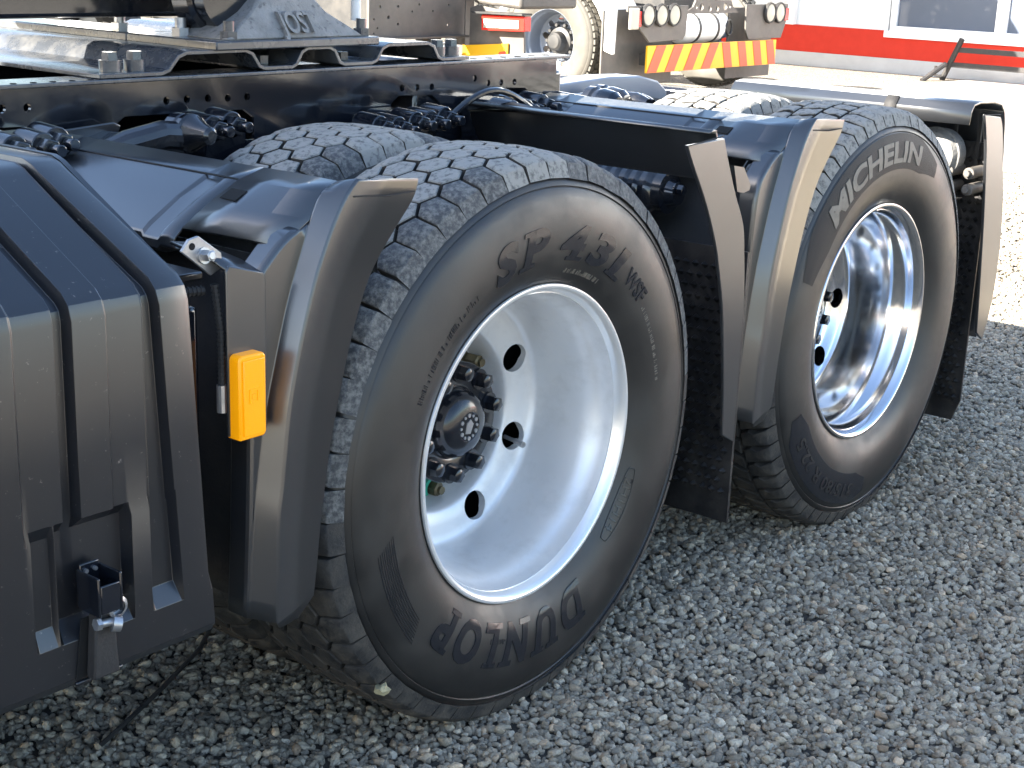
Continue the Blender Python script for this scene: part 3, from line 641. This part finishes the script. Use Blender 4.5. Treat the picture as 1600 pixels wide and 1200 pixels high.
# ------------------------------------------------------------------ mudguards
def fine(P, k=4):                                                 # Catmull-Rom refinement
    o = []
    for i in range(len(P) - 1):
        p0 = P[max(0, i - 1)]; p1 = P[i]; p2 = P[i + 1]; p3 = P[min(len(P) - 1, i + 2)]
        for j in range(k):
            t = j / k
            o.append(tuple(.5 * ((2 * p1[c]) + (-p0[c] + p2[c]) * t + (2 * p0[c] - 5 * p1[c] + 4 * p2[c] - p3[c]) * t * t + (-p0[c] + 3 * p1[c] - 3 * p2[c] + p3[c]) * t ** 3) for c in (0, 1)))
    return o + [P[-1]]
def fender_front(dx):
    S = lambda pts: [(x + dx, z) for x, z in pts]
    FE = S([(-.478, 1.060), (-.500, 1.040), (-.527, 1.000), (-.560, .932), (-.583, .865), (-.604, .792), (-.619, .722), (-.632, .620), (-.640, .562), (-.645, .405)])
    FI = S([(-.352, 1.050), (-.364, 1.020), (-.414, .966), (-.456, .913), (-.489, .839), (-.515, .754), (-.539, .658), (-.556, .559), (-.566, .478), (-.573, .428)])
    NI = S([(-.478, 1.051), (-.492, 1.030), (-.507, .990), (-.531, .932), (-.555, .870), (-.583, .775), (-.598, .715), (-.614, .620), (-.622, .560), (-.634, .400)])
    AO = S([(-.507, .990), (-.552, .966), (-.582, .942), (-.604, .915), (-.616, .856), (-.622, .719), (-.628, .55), (-.636, .400)])
    NIc = [NI[i] for i in (2, 3, 4, 5, 6, 7, 8, 9)]
    B = S([(-.478, 1.051), (-.530, 1.037), (-.585, 1.010), (-.640, .976), (-.654, .964), (-.656, .950), (-.640, .944), (-.610, .944)])
    fen = empty('mudguard', (dx - .56, .3, .4), truck)
    NI = [(x - .039, z + .013) if i > 1 else (x - .012 - .02 * i, z + .002 + .007 * i) for i, (x, z) in enumerate(NI)]; AO = [(x - .039, z + .013) for x, z in AO]
    NIc = NI[2:]
    YR, YN = -.03, .0
    AF = [NI[0], NI[1]] + AO
    fe, fi, ni, ao = fine(FE), fine(FI), fine(NI), fine(AF)
    P3 = lambda P, y: [(x, y, z) for x, z in P]
    mid = lambda P, Q, t: [tuple(a + (b_ - a) * t for a, b_ in zip(p, q)) for p, q in zip(P, Q)]
    off = [(x - .003, z + .002) for x, z in ao]
    bot = [[(FI[-1][0] - .03, YR, FI[-1][1] - .028)], [(FE[-1][0] + .005, YR, FE[-1][1] - .010)]]
    build('side_shell', G().rows([P3(fi, YR - .002), P3(fe, YR)]).rows([P3(fe, YR), P3(mid(fe, ni, .5), (YR + YN) / 2), P3(ni, YN)]).rows([P3(ni, YN), P3(ao, YN)]).rows([P3(ao[10:], YN), P3(off[10:], YN + .006), P3(off[10:], YN + .040), [(x + .012, YN + .044, z - .004) for x, z in ao[10:]]])
          .add([(fe[-1][0], YR, fe[-1][1]), (fi[-1][0], YR - .002, fi[-1][1]), bot[0][0], bot[1][0]], [(0, 1, 2, 3)]), 'plastic', fen, bevel=.0022, solid=.005, angle=24)
    build('flange_seam', G().tube([(FE[0][0] - .012, YR - .003, 1.036), (-.42 + dx, YR - .0045, 1.030), (FI[0][0] - .008, YR - .004, 1.031)], .0013, 6), 'black_rubber', fen)
    D = lambda pts, y: [(x + dx, y, z) for x, z in pts]
    A1 = (AO[1][0] * .6 + AO[2][0] * .4 - dx, AO[1][1] * .6 + AO[2][1] * .4)
    rows = [P3([NI[0], NI[1], AO[0]], YN) + D([A1], YN), D([(-.486, 1.053), (-.527, 1.039), (-.566, 1.006), (-.616, .974)], .06), D([(-.480, 1.052), (-.529, 1.038), (-.580, 1.010), (-.632, .977)], .115), P3(B[:4], .175)]
    build('corner', G().rows(rows), 'plastic', fen, solid=.005, angle=14)
    rows = []
    for y, d in ((.175, 0), (.205, 0), (.210, -.006), (.245, -.006), (.252, 0), (.585, 0), (.592, -.007), (.630, -.007), (.638, 0), (.70, .004)):
        w = [0, 1, .7, 1, 1, 1, 1, 1]
        rows.append([(x + d * .4 * k, y, z + d * k) for (x, z), k in zip(B, w)])
    top = build('top_shell', G().rows(rows), 'plastic', fen, bevel=.0015, solid=.005, angle=20)
    build('seam_line', G().rows([[(B[1][0] + .001, y, B[1][1] + .0035), (B[1][0] - .0015, y, B[1][1] + .0025)] for y in (.176, .40, .70)]), 'black_rubber', fen, solid=.002)
    build('top_slot', G().prism([(dx - .552, 1.0300), (dx - .576, 1.0182), (dx - .576, 1.010), (dx - .552, 1.02)], 'y', .130, .165), 'black_hole', fen)
    build('inner_wall', G().rows([[(x + dx, y, z) for x, z in ((-.585, .945), (-.585, .42), (-.56, .36))] for y in (.055, .66)]), 'black_rubber', fen, solid=.005)
    build('inner_wall', G().rows([[(x + dx, y, z) for x, z in ((-.478, 1.046), (-.50, .99), (-.56, .94))] for y in (.10, .69)]), 'black_rubber', fen, solid=.005)
    return fen
fender_front(0.0)
f2 = fender_front(1.395)

def fender_rear(SO, FO, FI, y1, top):
    fen = empty('mudguard', (SO[0][0], .3, .38), truck); SO, FO, FI = fine(SO), fine(FO), fine(FI)
    P3 = lambda P, y: [(x, y, z) for x, z in P]
    build('flange', G().prism(FO + FI[::-1], 'y', -.036, -.028), 'plastic', fen, bevel=.002, angle=30)
    rows = [[(x + .006, y, z) for x, z in SO] for y in (-.010, .10, .35, .52)] + [[(x + .004, y1, z - (.02 if i == 0 else 0)) for i, (x, z) in enumerate(SO)]]
    build('shell', G().rows(rows), 'plastic', fen, solid=.006, angle=35)
    build('flange_seam', G().tube([(FI[1][0] - .004, -.0365, FI[1][1] + .004), (FO[1][0] - .004, -.0345, FO[1][1] + .012)], .0013, 6), 'black_rubber', fen)
    if top: build('top_shell', G().rows([[(x, y, z) for x, z in top] for y in (-.012, .15, .158, .195, .203, y1)]), 'plastic', fen, solid=.006, angle=30)
    return fen
FO = [(.536, 1.046), (.556, 1.002), (.592, .933), (.635, .862), (.650, .793), (.661, .720), (.664, .654), (.666, .512), (.667, .381)]
FI = [(.402, 1.042), (.424, 1.006), (.485, .918), (.530, .835), (.550, .781), (.568, .725), (.582, .668), (.605, .524), (.616, .408)]
SO = [(.538, 1.056), (.548, 1.030), (.560, 1.004), (.570, .985), (.578, .970), (.582, .962), (.585, .957), (.587, .953), (.588, .950)]
fr = fender_rear(SO, FO, FI, .64, [(.516, 1.054), (.528, 1.058), (.544, 1.056)])
build('ear', G().prism([(.600, .985), (.640, .978), (.672, .938), (.668, .928), (.645, .925), (.62, .93)], 'y', -.024, -.014), 'plastic', fr)
FO2 = [(1.952, .998), (1.972, .97), (1.990, .925), (2.004, .878), (2.038, .787), (2.056, .70), (2.066, .602), (2.058, .48), (2.02, .367)]
FI2 = [(1.838, 1.012), (1.852, .985), (1.868, .945), (1.882, .90), (1.905, .80), (1.925, .70), (1.944, .582), (1.960, .48), (1.972, .395)]
SO2 = [(2.03, 1.01), (2.045, .975), (2.055, .925), (2.065, .878), (2.075, .787), (2.08, .70), (2.082, .602), (2.07, .48), (2.03, .367)]
fr2 = fender_rear(SO2, FO2, FI2, .72, [(1.800, .985), (1.806, 1.018), (1.822, 1.036), (1.86, 1.040), (1.96, 1.036), (2.01, 1.026), (2.03, 1.01)])
build('strap', G().rows([[(1.797, y, .984), (1.802, y, 1.020), (1.820, y, 1.041)] for y in (.20, .235)]), 'black_rubber', fr2, solid=.004)
lamp = part('tail_lamp', G().lathe([(0, .0), (.045, .0), (.052, .012), (.052, .05), (.0, .05)], 24, (2.10, .06, .68), ax='x'), 'lamp_red', angle=40)
# hanging mudflaps with moulded pimples
def flap(x, y0, y1, z0, z1, taper):
    m = part('mudflap', G().prism([(y0 + taper, z0), (y1 - taper, z0), (y1, z0 + .06), (y1, z1), (y0, z1), (y0, z0 + .06)], 'x', x, x + .008), 'mudflap')
    g = G(); step = .0235
    for i in range(int((z1 - z0 - .08) / step)):
        for j in range(int((y1 - y0 - .03) / step)):
            y = y0 + .02 + j * step + (step / 2 if i % 2 else 0); z = z0 + .07 + i * step
            g.add([(x, y - .0095, z), (x, y, z - .0085), (x, y + .0095, z), (x, y, z + .0085), (x - .015, y, z + .003)], [(0, 1, 4), (1, 2, 4), (2, 3, 4), (3, 0, 4)])
    o = build('pimple', g, 'mudflap', m); o['kind'] = 'stuff'
    return m
flap(.662, -.036, .60, .195, .80, 0.0); flap(2.0, .0, .62, .12, .92, .02)
part('shadow_beam', G().box(1.98, 2.06, .74, 1.78, .80, .985), 'black_paint', bevel=.01)  # hidden box added to lengthen the ground shadow behind the truck
part('shadow_bar', G().box(2.0, 2.04, .70, 1.80, .38, .798), 'truck_dark', bevel=.01)  # hidden box added below it to close a lit gap in that shadow
# hanger hardware behind the last wheel
part('bracket_plate', G().box(1.99, 2.0, .10, .11, .78, 1.0).box(1.99, 2.0, .03, .04, .78, 1.0), 'truck_dark')
for y in (.075, .015):
    for z in (.80, .845): part('bracket_clamp', G().cyl((1.90, y, z), (1.99, y, z), .016, n=14).cyl((1.885, y, z), (1.90, y, z), .010, n=6), 'truck_grey', bevel=.002)
part('brake_chamber', G().lathe([(0, 0), (.018, .0), (.020, .012), (.045, .014), (.062, .024), (.070, .04), (.074, .042), (.074, .056), (.070, .058), (.068, .10), (.04, .125), (0, .13)], 36, (1.87, .125, .885), ax='x'), 'cast', angle=30)

# ------------------------------------------------------------------ side box (battery cover) with latch
def side_box():
    root = empty('side_box', (-1.2, .2, .42), truck)
    sec = [(.42, 1.094), (.235, 1.094), (.215, 1.088), (.20, 1.080), (-.020, .966), (-.034, .952), (-.040, .932), (-.040, .75), (-.040, .672), (-.040, .655), (-.040, .532), (-.0402, .506), (-.040, .452), (-.030, .438), (.02, .420), (.06, .415)]
    nrm = [(0, -1), (0, -1), (.2, -.9), (.4, -.85), (.5, -.8), (.8, -.5), (1, 0), (1, 0), (1, 0), (1, 0), (1, 0), (0, 0), (0, 0), (0, 0), (0, 0), (0, 0)]
    def step(x, table, w=.005):
        d = 0.0
        for a, b_, v in table:
            t = min((x - (a - w)) / w, ((b_ + w) - x) / w, 1); d = max(d, v * max(0, t))
        return d
    UP = [(-1.395, -1.378, .014), (-1.236, -1.132, .005), (-1.066, -1.006, .005), (-1.004, -.990, .017), (-.931, -.876, .006), (-.870, -.857, .017)]
    LO = [(-1.236, -1.132, .005), (-1.056, -1.029, .012), (-1.020, -.912, .022), (-.873, -.855, .017)]
    xs = {-1.95, -.812, -.803, -.800}
    for a, b_, v in UP + LO: xs |= {a - .005, a, b_, b_ + .005}
    rows = []
    for x in sorted(q for q in xs if q <= -.80):
        r = []
        for i, ((y, z), (ny, nz)) in enumerate(zip(sec, nrm)):
            lean = .03 * (.952 - z) / .52 if (x > -.86 and i >= 5) else (-.012 if x > -.86 and i <= 3 else 0)
            d = step(x, UP) if i <= 8 else (step(x, LO) if i <= 10 else 0)
            if x > -.806: d = max(d, .003 if x < -.801 else .012)
            r.append((x + lean, y + ny * d, z + nz * d))
        rows.append(r)
    cover = build('cover', G().rows(rows), 'box_plastic', root, angle=20)
    k = cover.modifiers.new('edges', 'BEVEL'); k.width = .0035; k.segments = 2; k.limit_method = 'ANGLE'; k.angle_limit = R_(24)
    end = [(y, z) for y, z in sec]
    build('end_panel', G().prism([(y + .004, z) for y, z in end], 'x', -.815, -.806), 'box_plastic', root)
    build('inner_tray', G().box(-1.9, -.83, .03, .42, .43, .95), 'black_rubber', root)
    # latch: bracket, bolt, black strap
    lx = -.972; ly = -.050
    br = build('latch', G().box(lx - .019, lx - .015, ly - .028, ly + .02, .545, .600).box(lx + .015, lx + .019, ly - .028, ly + .02, .545, .600).box(lx - .015, lx + .015, ly - .028, ly - .024, .548, .588).box(lx - .015, lx + .015, ly + .016, ly + .02, .545, .606), 'black_paint', root, bevel=.0015)
    for sx in (-.007, .007): build_sub = G().cyl((lx + sx, ly + .016, .596), (lx + sx, ly + .012, .596), .003, n=8); part_o = build('latch_rivet', build_sub, 'steel', root)
    build('latch_bolt', G().cyl((lx - .016, ly - .018, .533), (lx + .006, ly - .020, .531), .0055, n=12).cyl((lx - .019, ly - .018, .5335), (lx - .012, ly - .0185, .533), .0085, n=6).cyl((lx + .004, ly - .022, .530), (lx + .014, ly - .027, .527), .0115, .0105, n=20).lathe([(.010, 0), (.015, .002), (.015, .008), (.010, .010)], 18, (lx + .016, ly - .022, .548)), 'steel', root, angle=40)
    build('latch_strap', G().prism([(lx - .014, .545), (lx + .014, .545), (lx + .020, .452), (lx - .022, .452)], 'y', ly - .014, ly + .004), 'black_rubber', root, bevel=.003)
    build('strap_pocket', G().prism([(lx - .022, .535), (lx + .022, .535), (lx + .034, .449), (lx - .034, .449)], 'y', -.0425, -.0405), 'black_hole', root)
    build('pocket_lip', G().box(lx - .037, lx + .037, -.046, -.0402, .4435, .4485), 'box_plastic', root, bevel=.0015)
side_box()

# ------------------------------------------------------------------ marker light on its folded bracket
mk = part('marker_bracket', G().prism([(-.722, .955), (-.716, .962), (-.655, .945), (-.650, .935), (-.650, .715), (-.722, .715)], 'y', -.020, -.014), 'plastic', bevel=.002)
build('bracket_top', G().rows([[(-.722, -.017, .957), (-.652, -.017, .940)], [(-.728, .005, .969), (-.664, .016, .957)], [(-.745, .07, .985), (-.69, .075, .976)]]), 'plastic', mk, solid=.004)
build('mounting_tab', G().prism([(-.775, .985), (-.762, 1.000), (-.745, 1.003), (-.706, .975), (-.703, .955), (-.725, .945)], 'y', .008, .013), 'steel', mk, bevel=.001)
build('tab_bolt', G().bolt((-.737, .008, .975), (0, -1, .15), .0085, .018), 'steel', mk)
build('tab_hole', G().cyl((-.757, .0085, .990), (-.757, .0072, .990), .005, n=14), 'black_hole', mk)
build('spare_bar', G().box(-.80, -.70, .055, .30, .928, .940), 'plastic', mk, bevel=.003)
def corrugated(pts, r):
    g = G().tube(pts, r * .8, 8); P = [Vector(p) for p in pts]
    for a, b_ in zip(P, P[1:]):
        n_ = max(1, int((b_ - a).length / .006))
        for i in range(n_):
            q = a + (b_ - a) * (i / n_); d = (b_ - a).normalized(); g.cyl(q, q + d * .003, r, n=8)
    return g
build('conduit', corrugated([(-.92, .06, .925), (-.80, .03, .925), (-.735, .012, .925)], .0075), 'black_rubber', mk)
build('conduit', corrugated([(-.728, -.002, .935), (-.722, -.006, .87), (-.722, -.006, .79)], .006), 'black_rubber', mk)
build('cable_end', G().cyl((-.722, -.006, .79), (-.722, -.006, .75), .0075, n=10).cyl((-.722, -.006, .815), (-.722, -.006, .79), .0045, n=8), 'steel', mk)
ml = part('marker_light', G().prism([(-.719, .712), (-.674, .712), (-.669, .717), (-.669, .831), (-.674, .836), (-.714, .836), (-.719, .831)], 'y', -.040, -.012), 'amber', bevel=.003)
build('lens', G().prism([(-.713, .718), (-.676, .718), (-.674, .829), (-.713, .829)], 'y', -.043, -.0402), 'amber', ml, bevel=.0012)
build('emblem', G().box(-.703, -.686, -.0445, -.0432, .766, .769).box(-.703, -.686, -.0445, -.0432, .784, .787).box(-.703, -.700, -.0445, -.0432, .769, .784).box(-.689, -.686, -.0445, -.0432, .769, .784).box(-.699, -.694, -.0445, -.0432, .772, .780), 'amber', ml)
part('battery_case', G().box(-.80, -.73, .03, .30, .50, .90), 'black_paint', bevel=.008)
part('under_screen', G().box(-2.4, -.62, .50, .70, .20, .95), 'truck_dark')  # made larger to block light passing beneath the truck
part('underbody_light_block', G().box(-2.6, -.75, .80, 1.65, .30, .95), 'truck_dark', bevel=.05)  # central block added to darken the ground under the truck
part('far_side_light_block', G().box(-2.5, -.70, 1.75, 2.40, .28, .98), 'steel', bevel=.08)  # unseen block added to shut out light from the far side

# cab of the same truck, ahead of the camera's left edge
cb = part('cab', G().prism([(-.18, 1.05), (2.22, 1.05), (2.22, 3.1), (2.15, 3.62), (-.08, 3.62), (-.18, 3.1)], 'x', -5.1, -2.9).box(-5.3, -2.95, -.1, 2.2, .45, 1.049), 'cab_paint', bevel=.05)
build('windscreen', G().add([(-5.11, .25, 1.9), (-5.11, 1.9, 1.9), (-5.11, 1.9, 2.8), (-5.11, .25, 2.8)], [(0, 1, 2, 3)]), 'glass', cb, solid=.01)
build('side_window', G().box(-4.8, -3.9, -.195, -.182, 1.95, 2.7).box(-4.8, -3.9, 2.222, 2.235, 1.95, 2.7), 'glass', cb)
build('bumper', G().box(-5.4, -5.301, (.05), 2.2, .3, .9), 'plastic', cb, bevel=.03)

# black cable on the gravel
tag(build('cable', G().tube([(-.20, .66, .16), (-.214, .623, .075), (-.30, .585, .026), (-.456, .511, .022), (-.57, .46, .022), (-.652, .429, .018)], .0048, 8), 'black_rubber'), 'thin black cable trailing over the gravel under the side box', 'cable')
g = G(); 
bm = bmesh.new(); bmesh.ops.create_icosphere(bm, subdivisions=2, radius=.012)
for v_ in bm.verts: v_.co = v_.co * (1 + .6 * noise.noise(v_.co * 130)); v_.co.x *= 1.15; v_.co.z *= .75
g.add([v_.co + Vector((-.392, -.008, .188)) for v_ in bm.verts], [tuple(x.index for x in p.verts) for p in bm.faces]); bm.free()
tag(build('stone', g, 'stone_yellow', angle=20), 'small yellowish stone wedged in the tread of the silver rimmed wheel', 'stone')

# ------------------------------------------------------------------ truck behind with the chevron board (its rear faces us)
TB = tag(empty('parked_truck', (10.4, 8.5, 0)), 'parked truck whose rear carries a yellow and orange chevron board', 'truck')
YB = 6.1
def pb(name, g, m, **k): return build(name, g, m, k.pop('parent', TB), **k)
board = pb('chevron_board', G().box(9.28, 11.56, YB, YB + .02, .335, .575), 'yellow', bevel=.002)
def stripe(x0, w, sl):
    z0, z1 = .337, .573
    return build('stripe', G().prism([(x0, z0), (x0 + w, z0), (x0 + w + sl, z1), (x0 + sl, z1)], 'y', YB - .004, YB - .0005), 'orange_red', board)
for x in (9.283, 9.57, 9.88, 10.18): stripe(x, .152, .14)
for x in (10.60, 10.885, 11.165, 11.425): stripe(x, .138, -.075)
lp = pb('lamp_plate', G().prism([(8.96, .92), (9.92, .92), (9.90, .66), (9.86, .615), (9.32, .60), (9.16, .72), (9.12, .87), (8.96, .87)], 'y', YB + .01, YB + .03), 'truck_grey', bevel=.004)
lq = pb('lamp_plate', G().prism([(10.95, .92), (11.76, .92), (11.76, .78), (11.66, .59), (11.03, .59), (10.97, .66)], 'y', YB + .01, YB + .03), 'truck_grey', bevel=.004)
for x, p_ in ((9.245, lp), (9.455, lp), (9.66, lp), (11.375, lq), (11.565, lq)):
    l_ = build('rear_lamp', G().lathe([(.070, .012), (.098, .010), (.104, -.008), (.098, -.026), (.086, -.026), (.084, -.018)], 28, (x, YB, .838)), 'truck_dark', p_) if False else pb('rear_lamp', G().lathe([(.070, .012), (.098, .010), (.104, -.008), (.098, -.026), (.086, -.026), (.084, -.018)], 28, (x, YB, .838)), 'truck_dark')
    build('lens', G().lathe([(0, -.030), (.05, -.027), (.086, -.018), (.086, 0), (0, 0)], 28, (x, YB, .838)), 'lamp_lens', l_)
pb('side_marker', G().box(8.97, 9.10, YB - .02, YB + .009, .72, .905), 'lamp_lens', bevel=.01)
pb('reflector', G().box(9.105, 9.145, YB - .01, YB + .009, .745, .875), 'lamp_red'); pb('reflector', G().box(11.68, 11.75, YB - .01, YB + .009, .76, .88), 'lamp_red')
tk = pb('air_tank', G().lathe([(0, -.01), (.07, .0), (.125, .03), (.138, .07), (.138, .66), (.125, .70), (.07, .73), (0, .735)], 40, (9.98, YB + .19, .70), ax='x'), 'tank_white', angle=50)
for x in (10.20, 10.52): build('strap', G().lathe([(.1385, 0), (.143, 0), (.143, .035), (.1385, .035)], 40, (x, YB + .19, .70), ax='x'), 'truck_dark', tk)
cp = G().prism([(9.98, .84), (10.88, .84), (10.88, .855), (10.78, .90), (10.74, .96), (10.12, .96), (10.08, .90), (9.98, .862)], 'y', YB + .06, YB + .08)
cp = cut(cp, [G().cyl((x, YB, z), (x, YB + .2, z), r, n=16) for x, z, r in ((10.14, .90, .02), (10.22, .90, .035), (10.37, .885, .03), (10.50, .885, .03), (10.64, .90, .035), (10.73, .90, .02))])
pb('coupling_plate', cp, 'truck_grey')
pb('hose', G().tube([(10.80 + .05 * math.cos(t), YB + .10, .70 + .07 * math.sin(t)) for t in [i * .35 for i in range(19)]], .012, 8), 'truck_dark')
for x in (10.02, 10.84): pb('chassis_rail', G().box(x - .04, x + .04, YB + .35, YB + 7.5, .72, 1.0), 'truck_dark')
pb('crossmember', G().box(9.95, 10.92, YB + .30, YB + .36, .62, 1.0), 'truck_dark'); pb('bumper_beam', G().box(9.3, 11.5, YB + .021, YB + .10, .40, .50), 'truck_dark')
pb('mudflap', G().box(8.86, 9.98, YB + .20, YB + .215, .22, .88), 'truck_grey'); pb('mudflap', G().box(10.95, 11.80, YB + .20, YB + .215, .20, .88), 'truck_grey')
cab_b = pb('cab', G().box(9.0, 11.8, YB + 6.7, YB + 8.6, .6, 3.0), 'cab_paint', bevel=.12)
def wheel_b(cx, cy, s):
    w = empty('wheel', (cx, cy, .565), TB); c = (cx, cy, .565)
    prof = [(.29, .0), (.31, -.01), (.36, -.025), (.42, -.028), (.46, -.02), (.474, -.010), (.480, -.014), (.495, -.008), (.506, .004), (.514, .03), (.518, .13), (.514, .23), (.5, .25), (.44, .275), (.36, .272), (.29, .245)]
    build('tyre', G().lathe([(r, s * h) for r, h in prof], 72, c, ax='x'), 'dusty_tyre', w)
    tb = G()
    for i in range(54):
        a = 2 * math.pi * i / 54
        for k in range(4):
            M = Matrix.Translation(c) @ Matrix.Rotation(a + (.05 if k % 2 else 0), 4, 'X'); q = G().box(s * (.005 + .062 * k), s * (.052 + .062 * k), -.021, .021, .505, .531 - (.006 if k in (0, 3) else 0))
            tb.add([M @ Vector(p) for p in q.v], q.f)
    o = build('tread_blocks', tb, 'dusty_tyre', w); o['kind'] = 'stuff'
    g = G().lathe([(r, s * h) for r, h in [(.288, .0), (.282, .012)] + RIM + RIM_BACK[:-1] + [(.292, .03), (.296, .0)]], 64, (0, 0, 0), ax='x', close=True)
    g = cut(g, [G().cyl((s * .1, .2 * math.cos(R_(36 * i + 12)), .2 * math.sin(R_(36 * i + 12))), (s * .32, .2 * math.cos(R_(36 * i + 12)), .2 * math.sin(R_(36 * i + 12))), .031, n=18) for i in range(10)])
    g.v = [(a + c[0], b_ + c[1], d + c[2]) for a, b_, d in g.v]; build('rim', g, 'rim_bluegrey', w)
    build('hub', G().lathe([(.13, s * .21), (.125, s * .17), (.09, s * .16), (.08, s * .09), (.06, s * .075), (0, s * .07)], 32, c, ax='x'), 'truck_dark', w)
    nb = G()
    for i in range(10):
        a = 2 * math.pi * i / 10; nb.cyl((c[0] + s * .21, c[1] + .15 * math.cos(a), c[2] + .15 * math.sin(a)), (c[0] + s * .17, c[1] + .15 * math.cos(a), c[2] + .15 * math.sin(a)), .016, n=6)
    build('wheel_nuts', nb, 'truck_dark', w)
wheel_b(8.90, 6.93, 1); wheel_b(11.85, 6.93, -1); wheel_b(8.95, 8.25, 1); wheel_b(11.80, 8.25, -1); wheel_b(8.95, 13.2, 1); wheel_b(11.80, 13.2, -1)
pb('axle', G().cyl((9.1, 6.93, .565), (11.7, 6.93, .565), .1, n=16).cyl((9.1, 8.25, .565), (11.7, 8.25, .565), .1, n=16), 'truck_dark')
fl = []
for i in range(15): a = R_(172 - 172 * i / 14); fl.append((6.95 + .64 * math.cos(a), .565 + .60 * math.sin(a)))
pb('mudguard', G().rows([[(x, y, z) for y, z in fl] for x in (8.93, 9.52)]), 'white_plastic', solid=.02, angle=50)
pb('mudguard_skirt', G().prism([(6.30, .53), (6.20, .50), (6.19, .90), (6.25, 1.05), (6.36, 1.18), (6.42, 1.14), (6.34, .98), (6.31, .80)], 'x', 8.88, 8.925), 'white_plastic', bevel=.01)

# ------------------------------------------------------------------ truck further left, its rear with the red lamp
TA = tag(empty('parked_truck', (4.6, 6.2, 0)), 'grey truck chassis behind with a long red and white tail lamp', 'truck')
def pa(name, g, m, **k): return build(name, g, m, k.pop('parent', TA), **k)
hp = G().box(4.24, 5.07, 4.6, 4.62, .845, 1.22)
hp = cut(hp, [G().cyl((x, 4.5, z), (x, 4.7, z), r, n=12) for x, z, r in ((4.33, 1.03, .008), (4.48, 1.03, .008), (4.60, 1.00, .006), (4.78, 1.0, .006), (4.92, 1.035, .008), (4.48, .93, .008), (4.92, .92, .010), (4.31, .91, .006), (4.28, .96, .006), (4.28, .88, .006), (4.66, 1.04, .008), (4.40, .97, .010))])
pa('rear_plate', hp, 'truck_grey', bevel=.002)
pa('plate_lip', G().box(4.24, 5.07, 4.56, 4.599, .845, .856), 'truck_grey')
pa('air_tank', G().lathe([(0, 0), (.10, .0), (.155, .02), (.16, .06), (.16, .35), (.15, .38), (0, .39)], 32, (4.50, 4.95, .70), ax='y'), 'truck_grey')
pa('bracket', G().box(4.74, 4.79, 4.64, 4.70, .60, .84).box(4.84, 4.90, 4.64, 4.70, .60, .84).box(4.36, 4.41, 4.64, 4.7, .62, .84), 'truck_dark')
pa('upright', G().box(5.075, 5.16, 4.60, 4.68, .50, 1.25), 'truck_grey', bevel=.004)
pa('inner_panel', G().box(4.95, 5.06, 4.75, 4.80, .55, .80), 'wall_white')
for x in (4.35, 5.0): pa('chassis_rail', G().box(x - .04, x + .04, 4.64, 9.5, .86, 1.12), 'truck_dark')
pa('axle', G().cyl((3.6, 8.8, .52), (5.5, 8.8, .52), .09, n=16), 'truck_dark')
for x, s in ((3.45, 1), (5.5, -1)):
    w = empty('wheel', (x, 8.8, .52), TA)
    build('tyre', G().lathe([(.29, 0), (.4, -.03), (.5, 0), (.52, .13), (.5, .25), (.4, .28), (.29, .25)] if s > 0 else [(.29, 0), (.4, .03), (.5, 0), (.52, -.13), (.5, -.25), (.4, -.28), (.29, -.25)], 56, (x, 8.8, .52), ax='x'), 'black_rubber', w)
    build('rim', G().lathe([(.29, s * .01), (.26, s * .05), (.24, s * .15), (.0, s * .16)], 40, (x, 8.8, .52), ax='x'), 'rim_bluegrey', w)
mgA = pa('mudguard', G().prism([(4.10, .40), (4.56, .40), (4.56, 1.02), (4.50, 1.04), (4.14, 1.00)], 'x', 5.07, 5.09), 'truck_grey', bevel=.004)
build('rivet', G().cyl((5.07, 4.19, .77), (5.062, 4.19, .77), .012, n=12), 'steel', mgA)
pa('mudguard_top', G().prism([(4.14, 1.03), (4.52, 1.05), (4.52, 1.16), (4.14, 1.12)], 'x', 5.05, 5.6), 'truck_grey', bevel=.02)
tl = pa('tail_lamp', G().prism([(4.075, .908), (4.405, .898), (4.405, .990), (4.075, .995)], 'x', 5.0, 5.065), 'lamp_red', bevel=.004)
build('hood', G().prism([(4.07, 1.000), (4.45, .995), (4.47, 1.006), (4.07, 1.012)], 'x', 4.97, 5.066), 'truck_dark', tl)
build('lens', G().prism([(4.115, .922), (4.385, .914), (4.385, .966), (4.115, .970)], 'x', 4.995, 4.9995), 'lamp_lens', tl)
dg_ = G()
for i in range(9):
    y = 4.365 - .012 * i; dg_.box(4.992, 4.9946, y, y + .003, .918, .964)
for i in range(6):
    for j in range(2): dg_.box(4.992, 4.9946, 4.235 - .02 * i, 4.246 - .02 * i, .928 + .02 * j, .938 + .02 * j)
build('lens_ribs', dg_, 'truck_grey', tl)
yb_ = pa('reflector_plate', G().prism([(4.24, .735), (4.60, .715), (4.60, .795), (4.24, .828)], 'x', 5.055, 5.064), 'yellow')
build('stripe', G().prism([(4.248, .737), (4.33, .732), (4.30, .775), (4.248, .785)], 'x', 5.051, 5.0545), 'orange_red', yb_)
